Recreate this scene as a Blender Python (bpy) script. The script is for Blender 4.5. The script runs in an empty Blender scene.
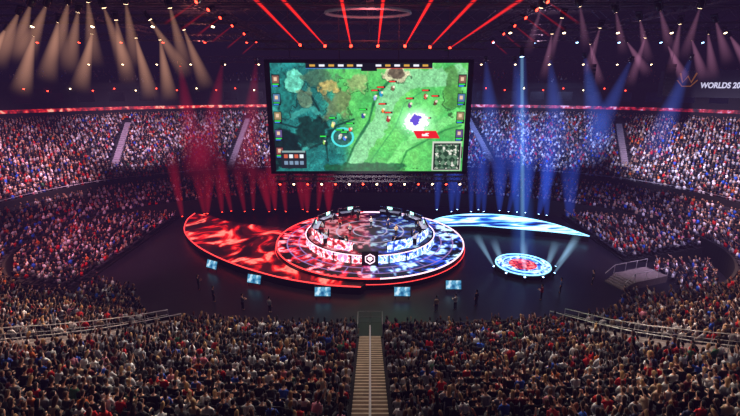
import bpy, math, random
import numpy as np
from mathutils import Vector, Matrix
random.seed(7); rng = np.random.default_rng(7)
sc = bpy.context.scene; COL = sc.collection
sc.view_settings.view_transform = 'Standard'
PI = math.pi; R = math.radians
# ------------------------------------------------------------------ camera
CAM = Vector((0, -50, 21)); F = 420.0; P = R(16.3); cP, sP = math.cos(P), math.sin(P)
cd = bpy.data.cameras.new('camera'); cam = bpy.data.objects.new('camera', cd); COL.objects.link(cam)
cam.location = CAM; cam.rotation_euler = (PI/2 - P, 0, 0); cd.sensor_width = 36; cd.lens = 36*F/740; cd.clip_end = 500
sc.camera = cam
def ray(px, py):
    a = (px-370)/F; b = (py-208)/F
    return Vector((a, cP - b*sP, -(sP + b*cP)))
def at_z(px, py, z):
    d = ray(px, py); return CAM + d*((z-CAM.z)/d.z)
def at_y(px, py, y):
    d = ray(px, py); return CAM + d*((y-CAM.y)/d.y)
def proj(p):
    x = p[..., 0]-CAM.x; y = p[..., 1]-CAM.y; z = p[..., 2]-CAM.z
    dep = y*cP - z*sP; off = -(z*cP + y*sP)
    dd = np.where(np.abs(dep) < .01, .01, dep)
    return 370+F*x/dd, 208+F*off/dd, dep
# ------------------------------------------------------------------ tagging
def tag(o, label=None, cat=None, group=None, kind=None):
    if label: o['label'] = label
    if cat: o['category'] = cat
    if group: o['group'] = group
    if kind: o['kind'] = kind
    return o
def empty(name, loc, rz=0, parent=None):
    o = bpy.data.objects.new(name, None); COL.objects.link(o); o.location = loc; o.rotation_euler = (0, 0, rz)
    o.empty_display_size = .2
    if parent: o.parent = parent
    return o
ones = ['', 'first', 'second', 'third', 'fourth', 'fifth', 'sixth', 'seventh', 'eighth', 'ninth', 'tenth', 'eleventh', 'twelfth',
        'thirteenth', 'fourteenth', 'fifteenth', 'sixteenth', 'seventeenth', 'eighteenth', 'nineteenth']
def nth(n):
    if n < 20: return ones[n]
    t, r = divmod(n, 10)
    return (['', '', 'twenty', 'thirty', 'forty', 'fifty', 'sixty', 'seventy'][t] + '-' + ones[r]) if r else ['', '', 'twentieth', 'thirtieth', 'fortieth', 'fiftieth', 'sixtieth', 'seventieth'][t]
# ------------------------------------------------------------------ materials
def lin(c): return tuple(((v/12.92) if v <= .04045 else ((v+.055)/1.055)**2.4) for v in c)
def mat(name, col, rough=.6, metal=0, emit=0, ecol=None, var=.15, scale=3):
    m = bpy.data.materials.new(name); m.use_nodes = True; n = m.node_tree; b = n.nodes['Principled BSDF']
    c = lin(col)
    tc = n.nodes.new('ShaderNodeTexCoord'); ns = n.nodes.new('ShaderNodeTexNoise'); ns.inputs['Scale'].default_value = scale
    ns.inputs['Detail'].default_value = 4
    rp = n.nodes.new('ShaderNodeValToRGB')
    rp.color_ramp.elements[0].position = .3; rp.color_ramp.elements[1].position = .7
    rp.color_ramp.elements[0].color = (*[v*(1-var) for v in c], 1); rp.color_ramp.elements[1].color = (*[min(1, v*(1+var)) for v in c], 1)
    n.links.new(tc.outputs['Object'], ns.inputs['Vector']); n.links.new(ns.outputs['Fac'], rp.inputs['Fac']); n.links.new(rp.outputs['Color'], b.inputs['Base Color'])
    b.inputs['Roughness'].default_value = rough; b.inputs['Metallic'].default_value = metal
    if emit:
        b.inputs['Emission Color'].default_value = (*lin(ecol or col), 1); b.inputs['Emission Strength'].default_value = emit
    return m
def mat_attr(name, attr='Col', emit=0, rough=.7):
    m = bpy.data.materials.new(name); m.use_nodes = True; n = m.node_tree; b = n.nodes['Principled BSDF']
    a = n.nodes.new('ShaderNodeAttribute'); a.attribute_name = attr
    b.inputs['Roughness'].default_value = rough
    if emit:
        n.links.new(a.outputs['Color'], b.inputs['Emission Color']); b.inputs['Emission Strength'].default_value = emit
        b.inputs['Base Color'].default_value = (.01, .01, .01, 1)
    else: n.links.new(a.outputs['Color'], b.inputs['Base Color'])
    return m
def mat_objcol(name, rough=.7, feat=False, scale=30):
    m = bpy.data.materials.new(name); m.use_nodes = True; n = m.node_tree; b = n.nodes['Principled BSDF']
    oi = n.nodes.new('ShaderNodeObjectInfo'); mx = n.nodes.new('ShaderNodeMix'); mx.data_type = 'RGBA'; mx.blend_type = 'MULTIPLY'
    mx.inputs[0].default_value = 1
    n.links.new(oi.outputs['Color'], mx.inputs[6])
    if feat:
        a = n.nodes.new('ShaderNodeAttribute'); a.attribute_name = 'Feat'; n.links.new(a.outputs['Color'], mx.inputs[7])
    else:
        ns = n.nodes.new('ShaderNodeTexNoise'); ns.inputs['Scale'].default_value = scale
        tc = n.nodes.new('ShaderNodeTexCoord'); n.links.new(tc.outputs['Object'], ns.inputs['Vector'])
        rp = n.nodes.new('ShaderNodeValToRGB'); rp.color_ramp.elements[0].color = (.65, .65, .65, 1); rp.color_ramp.elements[1].color = (1, 1, 1, 1)
        n.links.new(ns.outputs['Fac'], rp.inputs['Fac']); n.links.new(rp.outputs['Color'], mx.inputs[7])
    n.links.new(mx.outputs[2], b.inputs['Base Color']); b.inputs['Roughness'].default_value = rough
    return m
def mat_led(name, stops, scale=.35, strength=1.5, detail=8, dist=1.5, stretch=(1, 1, 1), rot=0):
    m = bpy.data.materials.new(name); m.use_nodes = True; n = m.node_tree; b = n.nodes['Principled BSDF']
    tc = n.nodes.new('ShaderNodeTexCoord'); ns = n.nodes.new('ShaderNodeTexNoise'); ns.inputs['Scale'].default_value = scale
    mp = n.nodes.new('ShaderNodeMapping'); mp.inputs['Scale'].default_value = stretch; mp.inputs['Rotation'].default_value = (0, 0, rot)
    ns.inputs['Detail'].default_value = detail; ns.inputs['Distortion'].default_value = dist
    rp = n.nodes.new('ShaderNodeValToRGB'); els = rp.color_ramp.elements
    els[0].position = stops[0][0]; els[0].color = (*lin(stops[0][1]), 1)
    els[1].position = stops[-1][0]; els[1].color = (*lin(stops[-1][1]), 1)
    for p, c in stops[1:-1]:
        e = els.new(p); e.color = (*lin(c), 1)
    n.links.new(tc.outputs['Object'], mp.inputs['Vector']); n.links.new(mp.outputs['Vector'], ns.inputs['Vector']); n.links.new(ns.outputs['Fac'], rp.inputs['Fac'])
    n.links.new(rp.outputs['Color'], b.inputs['Emission Color']); b.inputs['Emission Strength'].default_value = strength
    b.inputs['Base Color'].default_value = (.02, .02, .02, 1); b.inputs['Roughness'].default_value = .3
    return m
def mat_beam(name, col, strength, power=1.5, k=.15):
    # lit haze inside a cone: densest on the axis and near the lamp
    m = bpy.data.materials.new(name); m.use_nodes = True; n = m.node_tree; n.nodes.clear()
    def mth(op, a, b=None):
        q = n.nodes.new('ShaderNodeMath'); q.operation = op
        for i, v in enumerate((a, b)):
            if v is None: continue
            if isinstance(v, (int, float)): q.inputs[i].default_value = v
            else: n.links.new(v, q.inputs[i])
        return q.outputs[0]
    o = n.nodes.new('ShaderNodeOutputMaterial'); e = n.nodes.new('ShaderNodeEmission'); e.inputs['Color'].default_value = (*lin(col), 1)
    tc = n.nodes.new('ShaderNodeTexCoord'); s = n.nodes.new('ShaderNodeSeparateXYZ'); n.links.new(tc.outputs['Generated'], s.inputs[0])
    z = mth('MINIMUM', mth('MAXIMUM', s.outputs['Z'], 0.0), 1.0); x = mth('MULTIPLY', mth('SUBTRACT', s.outputs['X'], .5), 2.0); y = mth('MULTIPLY', mth('SUBTRACT', s.outputs['Y'], .5), 2.0)
    r2 = mth('ADD', mth('MULTIPLY', x, x), mth('MULTIPLY', y, y)); den = mth('ADD', mth('MULTIPLY', mth('SUBTRACT', 1.0, z), 1-k), k); den2 = mth('MULTIPLY', den, den)
    soft = mth('MAXIMUM', mth('SUBTRACT', 1.0, mth('DIVIDE', r2, den2)), 0.0)
    v = mth('MULTIPLY', mth('MULTIPLY', mth('POWER', z, power), soft), strength*1.6)
    n.links.new(v, e.inputs['Strength']); n.links.new(e.outputs[0], o.inputs['Volume'])
    return m
M = dict(
    floor=mat('floor_black', (.11, .11, .14), .35, scale=.5), concrete=mat('terrace_concrete', (.15, .14, .16), .9, scale=.7),
    dark=mat('dark_paint', (.06, .06, .075), .7), wall=mat('arena_wall', (.08, .07, .09), .8, scale=.4), roof=mat('roof_dark', (.05, .04, .05), .9, scale=.3),
    steel=mat('truss_steel', (.36, .33, .36), .5, .4), rail=mat('rail_metal', (.85, .84, .82), .35, .3), black=mat('black_plastic', (.04, .04, .045), .45),
    step=mat('stair_brown', (.46, .37, .29), .8, scale=1.5, var=.3), nosing=mat('nosing_white', (.88, .80, .68), .7), walk=mat('walkway_grey', (.50, .46, .44), .8),
    seat=mat('seat_fabric', (.17, .12, .13), .8), seatback=mat('seat_back', (.13, .12, .14), .6), glass=mat('suite_glass', (.04, .04, .06), .15),
    lampw=mat('lamp_warm', (1, .9, .75), emit=9, ecol=(1, .86, .66)), lampb=mat('lamp_blue', (.7, .85, 1), emit=9, ecol=(.6, .8, 1)),
    lampr=mat('lamp_red', (1, .3, .2), emit=9, ecol=(1, .22, .15)),
    rim=mat('rim_light', (1, .9, .95), emit=2.0, ecol=(1, .80, .88)), rimr=mat('rim_red', (1, .3, .3), emit=2.0, ecol=(1, .25, .25)), rimb=mat('rim_blue', (.6, .85, 1), emit=2.2, ecol=(.55, .85, 1)),
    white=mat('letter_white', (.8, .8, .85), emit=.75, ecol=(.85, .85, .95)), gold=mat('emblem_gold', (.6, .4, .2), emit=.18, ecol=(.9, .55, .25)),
    board=mat('board_dark_blue', (.07, .08, .12), emit=.01, ecol=(.3, .4, .6)), alu=mat('aluminium', (.6, .6, .62), .4, .7),
    hoop=mat('hoop_grey_glow', (.35, .35, .4), .5, emit=.05, ecol=(.8, .75, .85)), pale=mat('pale_laminate_glow', (.72, .72, .80), .5, emit=.3, ecol=(.8, .8, .95)),  # emission put into hoop and tabletop brightens them; neither is a lamp
)
M['skin'] = mat_objcol('skin', .55, True); M['hair'] = mat_objcol('hair', .6, scale=60); M['cloth'] = mat_objcol('cloth', .85)
M['mass'] = mat_attr('crowd_colours'); M['screen'] = mat_attr('screen_picture', emit=1.25); M['disc'] = mat_attr('disc_picture', emit=1.6)
# ------------------------------------------------------------------ mesh builder
class MB:
    def __init__(s): s.v = []; s.f = []; s.t = []; s.tag = 0; s.mi = []; s.m = 0
    def add(s, vs, fs):
        b = len(s.v); s.v += [tuple(v) for v in vs]; s.t += [s.tag]*len(vs); s.f += [tuple(b+i for i in f) for f in fs]; s.mi += [s.m]*len(fs)
    def box(s, c, d, rz=0, rx=0):
        m = Matrix.Rotation(rz, 3, 'Z') @ Matrix.Rotation(rx, 3, 'X'); c = Vector(c)
        vs = [c + m @ Vector((x*d[0]/2, y*d[1]/2, z*d[2]/2)) for x in (-1, 1) for y in (-1, 1) for z in (-1, 1)]
        s.add(vs, [(0, 1, 3, 2), (4, 6, 7, 5), (0, 4, 5, 1), (2, 3, 7, 6), (0, 2, 6, 4), (1, 5, 7, 3)])
    def rings(s, rs, seg=12):
        vs = []; fs = []
        for (x, y, z, rx, ry) in rs:
            for k in range(seg):
                a = 2*PI*k/seg; vs.append((x+rx*math.cos(a), y+ry*math.sin(a), z))
        for i in range(len(rs)-1):
            for k in range(seg):
                k2 = (k+1) % seg; fs.append((i*seg+k, i*seg+k2, (i+1)*seg+k2, (i+1)*seg+k))
        n = len(rs); vs.append(rs[0][:3]); vs.append(rs[-1][:3])
        for k in range(seg):
            k2 = (k+1) % seg; fs.append((n*seg, k2, k)); fs.append((n*seg+1, (n-1)*seg+k, (n-1)*seg+k2))
        s.add(vs, fs)
    def tube(s, pts, rad, seg=8, rnd=True):
        pts = [Vector(p) for p in pts]
        if not isinstance(rad, (list, tuple)): rad = [rad]*len(pts)
        if rnd:
            d0 = (pts[0]-pts[1]).normalized(); d1 = (pts[-1]-pts[-2]).normalized()
            pts = [pts[0]+d0*rad[0]*.6] + pts + [pts[-1]+d1*rad[-1]*.6]; rad = [rad[0]*.6] + list(rad) + [rad[-1]*.6]
        vs = []; fs = []; ref = None
        for i, p in enumerate(pts):
            d = (pts[min(i+1, len(pts)-1)] - pts[max(i-1, 0)]).normalized()
            if ref is None: ref = d.orthogonal().normalized()
            u = (ref - d*ref.dot(d)).normalized(); ref = u; w = d.cross(u)
            for k in range(seg):
                a = 2*PI*k/seg; vs.append(p + (u*math.cos(a) + w*math.sin(a))*rad[i])
        n = len(pts)
        for i in range(n-1):
            for k in range(seg):
                k2 = (k+1) % seg; fs.append((i*seg+k, i*seg+k2, (i+1)*seg+k2, (i+1)*seg+k))
        fs.append(tuple(range(seg-1, -1, -1))); fs.append(tuple((n-1)*seg+k for k in range(seg)))
        s.add(vs, fs)
    def prism(s, poly, z0, z1):
        n = len(poly); vs = [(x, y, z0) for x, y in poly] + [(x, y, z1) for x, y in poly]
        fs = [tuple(range(n-1, -1, -1)), tuple(range(n, 2*n))] + [(i, (i+1) % n, n+(i+1) % n, n+i) for i in range(n)]
        s.add(vs, fs)
    def mesh(s, name, mats, smooth=False):
        me = bpy.data.meshes.new(name); me.from_pydata(s.v, [], s.f)
        for m in (mats if isinstance(mats, (list, tuple)) else [mats]): me.materials.append(m)
        if any(s.mi): me.polygons.foreach_set('material_index', s.mi)
        if smooth: me.polygons.foreach_set('use_smooth', [True]*len(s.f))
        me.update(); return me
    def build(s, name, mats, parent=None, smooth=False, loc=None, rz=0):
        o = bpy.data.objects.new(name, s.mesh(name, mats, smooth)); COL.objects.link(o)
        if parent: o.parent = parent
        if loc is not None: o.location = loc; o.rotation_euler = (0, 0, rz)
        return o
def smooth_line(pts, n=6):
    out = []
    for i in range(len(pts)-1):
        p0 = pts[max(i-1, 0)]; p1 = pts[i]; p2 = pts[i+1]; p3 = pts[min(i+2, len(pts)-1)]
        for k in range(n):
            t = k/n; out.append(tuple(.5*((2*p1[j]) + (-p0[j]+p2[j])*t + (2*p0[j]-5*p1[j]+4*p2[j]-p3[j])*t*t + (-p0[j]+3*p1[j]-3*p2[j]+p3[j])*t**3) for j in range(2)))
    return out + [tuple(pts[-1])]
# ------------------------------------------------------------------ bowl
A0, B0, BF, NN = 42.0, 20.2, 23.0, 2.3; ROW = .85; RISE = .306; Z0 = 2.0; NR = 40
def bowl_d(x, y):
    B = np.where(np.asarray(y, float) > 0, BF, B0)
    x = np.abs(np.asarray(x, float)); y = np.abs(np.asarray(y, float)); lo = np.full(x.shape, -15.0); hi = np.full(x.shape, 70.0)
    for _ in range(30):
        m = (lo+hi)/2; v = (x/(A0+m))**NN + (y/(B+m))**NN; ins = v < 1
        hi = np.where(ins, m, hi); lo = np.where(ins, lo, m)
    return (lo+hi)/2
def bowl_z(x, y): return Z0 + .36*float(bowl_d(x, y))
def bowl_hit(px, py):
    d = ray(px, py); t = 10
    while t < 160:
        p = CAM + d*t
        if p.z < bowl_z(p.x, p.y): return p
        t += .1
    return p
def on_ring(d, th):
    c, s = math.cos(th), math.sin(th); k = (abs(c)**NN+abs(s)**NN)**(-1/NN); return Vector(((A0+d)*c*k, ((BF if s > 0 else B0)+d)*s*k, 0))
def ring_pts(d, n=240, th0=-PI, th1=PI):
    out = []
    for i in range(n+1):
        p = on_ring(d, th0 + (th1-th0)*i/n); out.append((p.x, p.y))
    return out
def ring_arc(name, d, z0, z1, th0, th1, m, th=.12, n=60, parent=None):
    mb = MB(); pi_ = ring_pts(d, n, th0, th1); po = ring_pts(d+th, n, th0, th1)
    for i in range(n):
        a, b, c, e = pi_[i], pi_[i+1], po[i+1], po[i]
        vs = [(a[0], a[1], z0), (b[0], b[1], z0), (b[0], b[1], z1), (a[0], a[1], z1), (e[0], e[1], z0), (c[0], c[1], z0), (c[0], c[1], z1), (e[0], e[1], z1)]
        mb.add(vs, [(0, 3, 2, 1), (4, 5, 6, 7), (3, 7, 6, 2), (0, 1, 5, 4)])
    return mb.build(name, m, parent)
def ring_wall(name, d, z0, z1, m, th=.2, n=200): return ring_arc(name, d, z0, z1, -PI, PI, m, th, n)
mb = MB(); mb.prism(ring_pts(.5, 120)[:-1], -.3, 0); tag(mb.build('floor', M['floor']), 'dark event floor around the stage', kind='structure')
mb = MB(); n = 200
prof = [(0, Z0)]
for k in range(NR):
    prof.append((ROW*(k+1), Z0+RISE*k)); prof.append((ROW*(k+1), Z0+RISE*(k+1)))
rp = [ring_pts(d, n) for d, z in prof]
for j in range(len(prof)-1):
    for i in range(n):
        a, b = rp[j][i], rp[j][i+1]; c, e = rp[j+1][i+1], rp[j+1][i]; za, zb = prof[j][1], prof[j+1][1]
        mb.add([(a[0], a[1], za), (b[0], b[1], za), (c[0], c[1], zb), (e[0], e[1], zb)], [(0, 3, 2, 1)])
tag(mb.build('floor_terraces', M['concrete']), 'stepped concrete terraces of the seating bowl', kind='structure')
DT = ROW*NR; ZT = Z0+RISE*NR
tag(ring_wall('wall_front', -.25, 0, Z0+.6, M['dark'], .25), 'dark parapet wall at the foot of the stands', kind='structure')
tag(ring_wall('wall_concourse', DT, ZT-.5, 20.6, M['wall'], .3), 'dark wall above the top row', kind='structure')
tag(ring_wall('wall_outer', DT+7, 19, 33, M['wall'], .3), 'outer wall of the hall', kind='structure')
mb = MB(); mb.prism(ring_pts(DT+8, 120)[:-1], 33, 33.4); tag(mb.build('ceiling', M['roof']), 'dark roof of the hall', kind='structure')
mb = MB(); gp = [(DT+.3, 20.6), (DT+2, 20.6)]
for k in range(5): gp += [(DT+2+1*k, 20.6+.5*(k+1)), (DT+3+1*k, 20.6+.5*(k+1))]
rp = [ring_pts(d, n) for d, z in gp]
for j in range(len(gp)-1):
    for i in range(n):
        a, b = rp[j][i], rp[j][i+1]; c, e = rp[j+1][i+1], rp[j+1][i]; za, zb = gp[j][1], gp[j+1][1]
        mb.add([(a[0], a[1], za), (b[0], b[1], za), (c[0], c[1], zb), (e[0], e[1], zb)], [(0, 3, 2, 1)])
tag(mb.build('floor_gallery', M['concrete']), 'upper gallery terraces', kind='structure')
tag(ring_wall('trim_1', DT-.1, 20.3, 21.5, M['dark'], .3), 'gallery parapet', kind='structure')
M['ribr'] = mat_led('ribbon_red', [(.36, (.12, .01, .03)), (.46, (.55, .04, .08)), (.56, (.9, .14, .14)), (.64, (1, .7, .6))], 1.0, 1.0, 6, 0)
M['ribb'] = mat_led('ribbon_right', [(.36, (.12, .01, .05)), (.46, (.5, .04, .10)), (.56, (.8, .14, .22)), (.64, (.9, .7, .9))], 1.0, .9, 6, 0)
tag(ring_arc('led_ribbon', DT-.14, 15.9, 16.5, PI/2+.02, PI+.5, M['ribr']), 'thin red led ribbon along the wall above the left stand', 'led ribbon display')
tag(ring_arc('led_ribbon', DT-.14, 15.9, 16.5, -.5, PI/2-.02, M['ribb']), 'thin pinkish red led ribbon along the wall above the right stand', 'led ribbon display')
def face_in(d, th):
    a = on_ring(d, th-.005); b = on_ring(d, th+.005); t = (b-a).normalized(); return math.atan2(t.y, t.x)+PI
wn = 0
for i in range(44):
    th = R(-8)+(R(196))*i/43; p = on_ring(DT-.06, th); px, py, dp = proj(np.array([p.x, p.y, 18.6]))
    if px < -60 or px > 800 or (275 < px < 460): continue
    rz = face_in(DT, th); wn += 1
    mb = MB(); mb.box((0, 0, 0), (3.0, .08, 1.9)); mb.m = 1
    for xx in (-1.5, 0, 1.5): mb.box((xx, .06, 0), (.1, .1, 2.0))
    mb.box((0, .06, 1.0), (3.1, .1, .1)); mb.box((0, .06, -1.0), (3.1, .1, .1))
    tag(mb.build('window_%d' % wn, [M['glass'], M['dark']], loc=(p.x, p.y, 18.6), rz=rz), kind='structure')
# ------------------------------------------------------------------ people geometry
ARMS = {'lap': (((.23, .02, .2), (.13, .27, .13), (-.2, .95, -.1)),)*2,
        'lean': (((.23, .27, .14), (.06, .43, .30), (0, .5, .5)),)*2,
        'raise': (((.31, .1, .55), (.27, .14, .82), (0, .1, 1)),)*2,
        'clap': (((.25, .14, .2), (.045, .33, .36), (0, .4, .9)),)*2,
        'one': (((.31, .1, .55), (.25, .14, .82), (0, .1, 1)), ((.23, .02, .2), (.13, .27, .13), (-.2, .95, -.1))),
        'desk': (((.24, .12, .22), (.16, .38, .28), (0, 1, -.1)),)*2,
        'stand': (((.22, -.02, .18), (.23, .06, -.07), (0, .1, -1)),)*2,
        'work': (((.23, .05, .17), (.12, .3, .22), (0, 1, .1)),)*2}
def hand(mb, w, d, side):
    w = Vector(w); d = Vector(d).normalized(); ax = d.cross(Vector((0, 0, 1)))
    if ax.length < .3: ax = Vector((0, 1, 0)).cross(d)
    ax.normalize(); nrm = ax.cross(d)
    for k in (-1, 0, 1): mb.tube([w+ax*.02*k, w+d*.085+ax*.026*k], [.019, .017], 6)
    for k, L in enumerate((.062, .075, .07, .055)):
        b = w + d*.085 + ax*(-.033+.022*k); mb.tube([b, b+d*L*.55, b+d*L*.9-nrm*.02], [.0095, .009, .008], 6)
    b = w + d*.03 - ax*.03*side*-1; mb.tube([b, b+ax*.028*side+d*.03, b+ax*.034*side+d*.065], [.012, .011, .009], 6)
def person_geo(pose, longhair=False):
    stand = pose in ('stand', 'work'); H = .93 if stand else .50
    lean = {'lean': .42, 'desk': .1}.get(pose, 0.02)
    q = lambda r, g=0: [(x, y+lean*z, z+H, a+g, b+g) for (x, y, z, a, b) in r]
    torso = [(0, 0, -.09, .13, .10), (0, 0, 0, .165, .12), (0, 0, .12, .14, .105), (0, 0, .3, .165, .115), (0, 0, .42, .19, .112), (0, 0, .49, .165, .095), (0, 0, .54, .085, .075)]
    body = MB(); body.rings(q(torso), 16)
    body.rings(q([(0, 0, .48, .075, .075), (0, .005, .56, .056, .06), (0, .015, .66, .056, .062)]), 12)
    body.rings(q([(0, .03, .635, .03, .04), (0, .028, .66, .052, .066), (0, .022, .70, .066, .085), (0, .018, .76, .075, .096), (0, .012, .82, .077, .1), (0, .005, .87, .064, .083), (0, 0, .905, .035, .045)]), 16)
    hy = lambda z: lean*z
    body.tube([(0, .112+hy(.78), .785+H), (0, .13+hy(.74), .745+H)], [.009, .016], 6)
    for s in (-1, 1): body.tube([(s*.078, .01+hy(.78), .79+H), (s*.082, .005+hy(.75), .745+H)], [.016, .012], 6)
    shirt = MB(); shirt.rings(q(torso[:-1], .018) + q([(0, 0, .525, .105, .09)]), 16)
    pants = MB(); pants.rings([(0, 0, H-.12, .13, .11), (0, 0, H-.02, .185, .14), (0, 0, H+.05, .17, .13)], 16)
    shoes = MB()
    for i, s in enumerate((1, -1)):
        e, w, d = ARMS[pose][i]
        S = (s*.18, lean*.44, .44+H); E = (s*e[0], e[1], e[2]+H); W = (s*w[0], w[1], w[2]+H); D = (s*d[0], d[1], d[2])
        body.tube([S, E, W], [.052, .042, .029], 10); hand(body, W, D, s)
        El = Vector(E)*.25+Vector(S)*.75
        Wv = Vector(W); Ev = Vector(E)
        shirt.tube([S, El, E, Ev.lerp(Wv, .15)], [.066, .064, .056, .054], 10)
        if stand: hp, k, a, t = (s*.09, 0, H-.03), (s*.1, .02, .5), (s*.1, -.01, .09), (s*.115, .15, .045)
        else: hp, k, a, t = (s*.09, 0, H), (s*.12, .42, H-.01), (s*.12, .4, .09), (s*.13, .55, .045)
        body.tube([hp, k, a], [.075, .052, .036], 10); body.tube([a, t], [.036, .036], 8)
        av = Vector(a)
        pants.tube([hp, k, av+Vector((0, 0, .04))], [.095, .072, .055], 10)
        shoes.tube([Vector(a)+Vector((0, -.03, -.03)), t], [.05, .045], 8)
    hair = MB()
    if longhair:
        hair.rings(q([(0, -.07, .47, .06, .03), (0, -.06, .56, .085, .045), (0, -.035, .68, .092, .075), (0, -.018, .78, .092, .1), (0, -.012, .84, .09, .107), (0, -.01, .89, .07, .085), (0, -.01, .93, .03, .04)]), 14)
    else:
        hair.rings(q([(0, -.05, .69, .055, .045), (0, -.035, .74, .078, .07), (0, -.016, .80, .086, .095), (0, -.008, .85, .085, .104), (0, -.008, .895, .067, .082), (0, -.008, .925, .03, .04)]), 14)
    return body, shirt, pants, shoes, hair, H, lean
def remeshed(mb, name, m, vox):
    o = mb.build('tmp', m); md = o.modifiers.new('r', 'REMESH'); md.mode = 'VOXEL'; md.voxel_size = vox; md.use_smooth_shade = True
    sm = o.modifiers.new('s', 'SMOOTH'); sm.factor = .5; sm.iterations = 2
    dg = bpy.context.evaluated_depsgraph_get(); me = bpy.data.meshes.new_from_object(o.evaluated_get(dg)); me.name = name
    bpy.data.objects.remove(o); return me
PM = {}
def person_meshes(pose, lh):
    key = (pose, lh)
    if key in PM: return PM[key]
    b, s, p, sh, h, H, lean = person_geo(pose, lh)
    bm = remeshed(b, 'body_'+pose, M['skin'], .013)
    nv = len(bm.vertices); co = np.zeros(nv*3, 'f'); bm.vertices.foreach_get('co', co); co = co.reshape(-1, 3)
    c = np.ones((nv, 4), 'f'); z = co[:, 2]-H; y = co[:, 1]-lean*z
    for sx in (-1, 1):
        e = (co[:, 0]-sx*.032)**2 + (z-.782)**2 < .011**2; c[e & (y > .07)] = (.06, .05, .05, 1)
        e = (np.abs(co[:, 0]-sx*.032) < .02) & (np.abs(z-.806) < .007); c[e & (y > .07)] = (.25, .2, .18, 1)
    mo = (np.abs(co[:, 0]) < .026) & (np.abs(z-.705) < .008) & (y > .07); c[mo] = (.7, .35, .33, 1)
    at = bm.color_attributes.new('Feat', 'FLOAT_COLOR', 'POINT'); at.data.foreach_set('color', c.ravel())
    PM[key] = (bm, remeshed(s, 'shirt_'+pose, M['cloth'], .018), remeshed(p, 'trousers_'+pose, M['cloth'], .02), remeshed(sh, 'shoes', M['black'], .018), remeshed(h, 'hair', M['hair'], .014))
    return PM[key]
SKIN = [(.90, .70, .57), (.84, .63, .50), (.76, .55, .42), (.93, .75, .63), (.58, .40, .30)]
HAIR = [('black', (.08, .06, .06)), ('dark brown', (.22, .14, .10)), ('brown', (.38, .25, .16)), ('blond', (.80, .64, .42)), ('auburn', (.48, .22, .12))]
SHIRT = [('black', (.06, .06, .07), 32), ('charcoal', (.22, .22, .24), 13), ('navy', (.1, .13, .30), 9), ('white', (.97, .97, .97), 21), ('grey', (.64, .65, .68), 11),
         ('red', (.85, .10, .10), 8), ('blue', (.15, .38, .85), 5), ('maroon', (.45, .1, .13), 4), ('green', (.2, .42, .28), 1), ('orange', (.92, .45, .12), 2), ('beige', (.82, .72, .60), 5), ('pink', (.9, .58, .66), 2)]
SW = [s[2] for s in SHIRT]
def make_person(loc, rz, pose, lh, skin, hair, shirt, pants=(.12, .13, .18), shoes=True, scale=1, name='person'):
    ms = person_meshes(pose, lh); o = bpy.data.objects.new(name, ms[0]); COL.objects.link(o); o.location = loc; o.rotation_euler = (0, 0, rz); o.scale = (scale,)*3
    o.color = (*lin(skin), 1)
    for nm, me, c in (('shirt', ms[1], shirt), ('trousers', ms[2], pants), ('hair', ms[4], hair)) + ((('shoes', ms[3], (.05, .05, .05)),) if shoes else ()):
        k = bpy.data.objects.new(nm, me); COL.objects.link(k); k.parent = o; k.color = (*lin(c), 1)
    return o
def rz_to(f): return math.atan2(-f[0], f[1])
# ------------------------------------------------------------------ aisles & walkways
walkL = [bowl_hit(*p) for p in ((176, 324), (140, 332), (100, 339), (55, 345), (5, 350), (-45, 353))]
walkR = [bowl_hit(*p) for p in ((556, 322), (600, 335), (640, 344), (690, 352), (745, 359), (790, 364))]
far_aisles = [[(-26.5, 24.5), (-29, 52)], [(24.5, 24.5), (23.5, 54)], [(-46, 25), (-52, 42)], [(46, 25), (53, 41)], [(-8, 26), (-8.5, 56)], [(8, 26), (8.5, 56)], [(-60, 8.5), (-71, 15)], [(60, 8), (71, 14)]]
def seg_dist(P_, a, b):
    a = np.array(a[:2]); b = np.array(b[:2]); d = b-a; t = np.clip(((P_-a)@d)/(d@d), 0, 1); return np.linalg.norm(P_-(a+t[:, None]*d), axis=1)
mb = MB(); ns = 60; s0_ = 5
for i in range(s0_, ns):
    y0 = -B0 - .425*i; z = Z0 + .153*i
    mb.m = 0; mb.box((0, y0-.2125, z-.1), (1.6, .425, .35)); mb.m = 1; mb.box((0, y0-.045, z+.08), (1.6, .07, .012))
st = empty('central_stairs', (0, -B0, Z0)); tag(st, 'long brown central stairway running down between the two front crowd blocks', 'stairs')
o = mb.build('flight', [M['step'], M['nosing']]); o.parent = st; o.matrix_parent_inverse = Matrix.Translation((0, B0, -Z0))
hr = empty('stair_handrail', (0, -B0, Z0)); tag(hr, 'metal handrail down the middle of the central stairway', 'handrail')
mb = MB(); mb.tube([(0, -2.3-.85*k, 1.05+.306*(k+1.5)+.36) for k in range(0, 26)], .05, 6); mb.build('rail', M['rail'], hr, True)
for k in range(0, 26, 2):
    mb = MB(); mb.tube([(0, -.85*k-2.3, .46+.306*(k+1.5)), (0, -.85*k-2.3, 1.4+.306*(k+1.5))], .035, 6); mb.build('post', M['rail'], hr)
dk = empty('stair_landing', (0, -B0, Z0)); tag(dk, 'black landing deck with guard rails at the stage end of the central stairway', 'platform')
mb = MB(); mb.box((0, -1.0, .45), (2.0, 2.0, .5)); mb.build('deck', M['black'], dk)
for s in (-1, 1):
    mb = MB(); mb.tube([(s*.95, -2.0, .7), (s*.95, -2.0, 1.75), (s*.95, -.1, 1.75), (s*.95, -.1, .7)], .03, 6); mb.tube([(s*.95, -2.0, 1.25), (s*.95, -.1, 1.25)], .02, 6); mb.build('guard_rail', M['alu'], dk)
mb = MB(); mb.tube([(-.95, -.1, 1.75), (.95, -.1, 1.75)], .03, 6); mb.tube([(-.95, -.1, 1.25), (.95, -.1, 1.25)], .02, 6); mb.tube([(0, -.1, .7), (0, -.1, 1.75)], .02, 6); mb.build('front_rail', M['alu'], dk)
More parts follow.
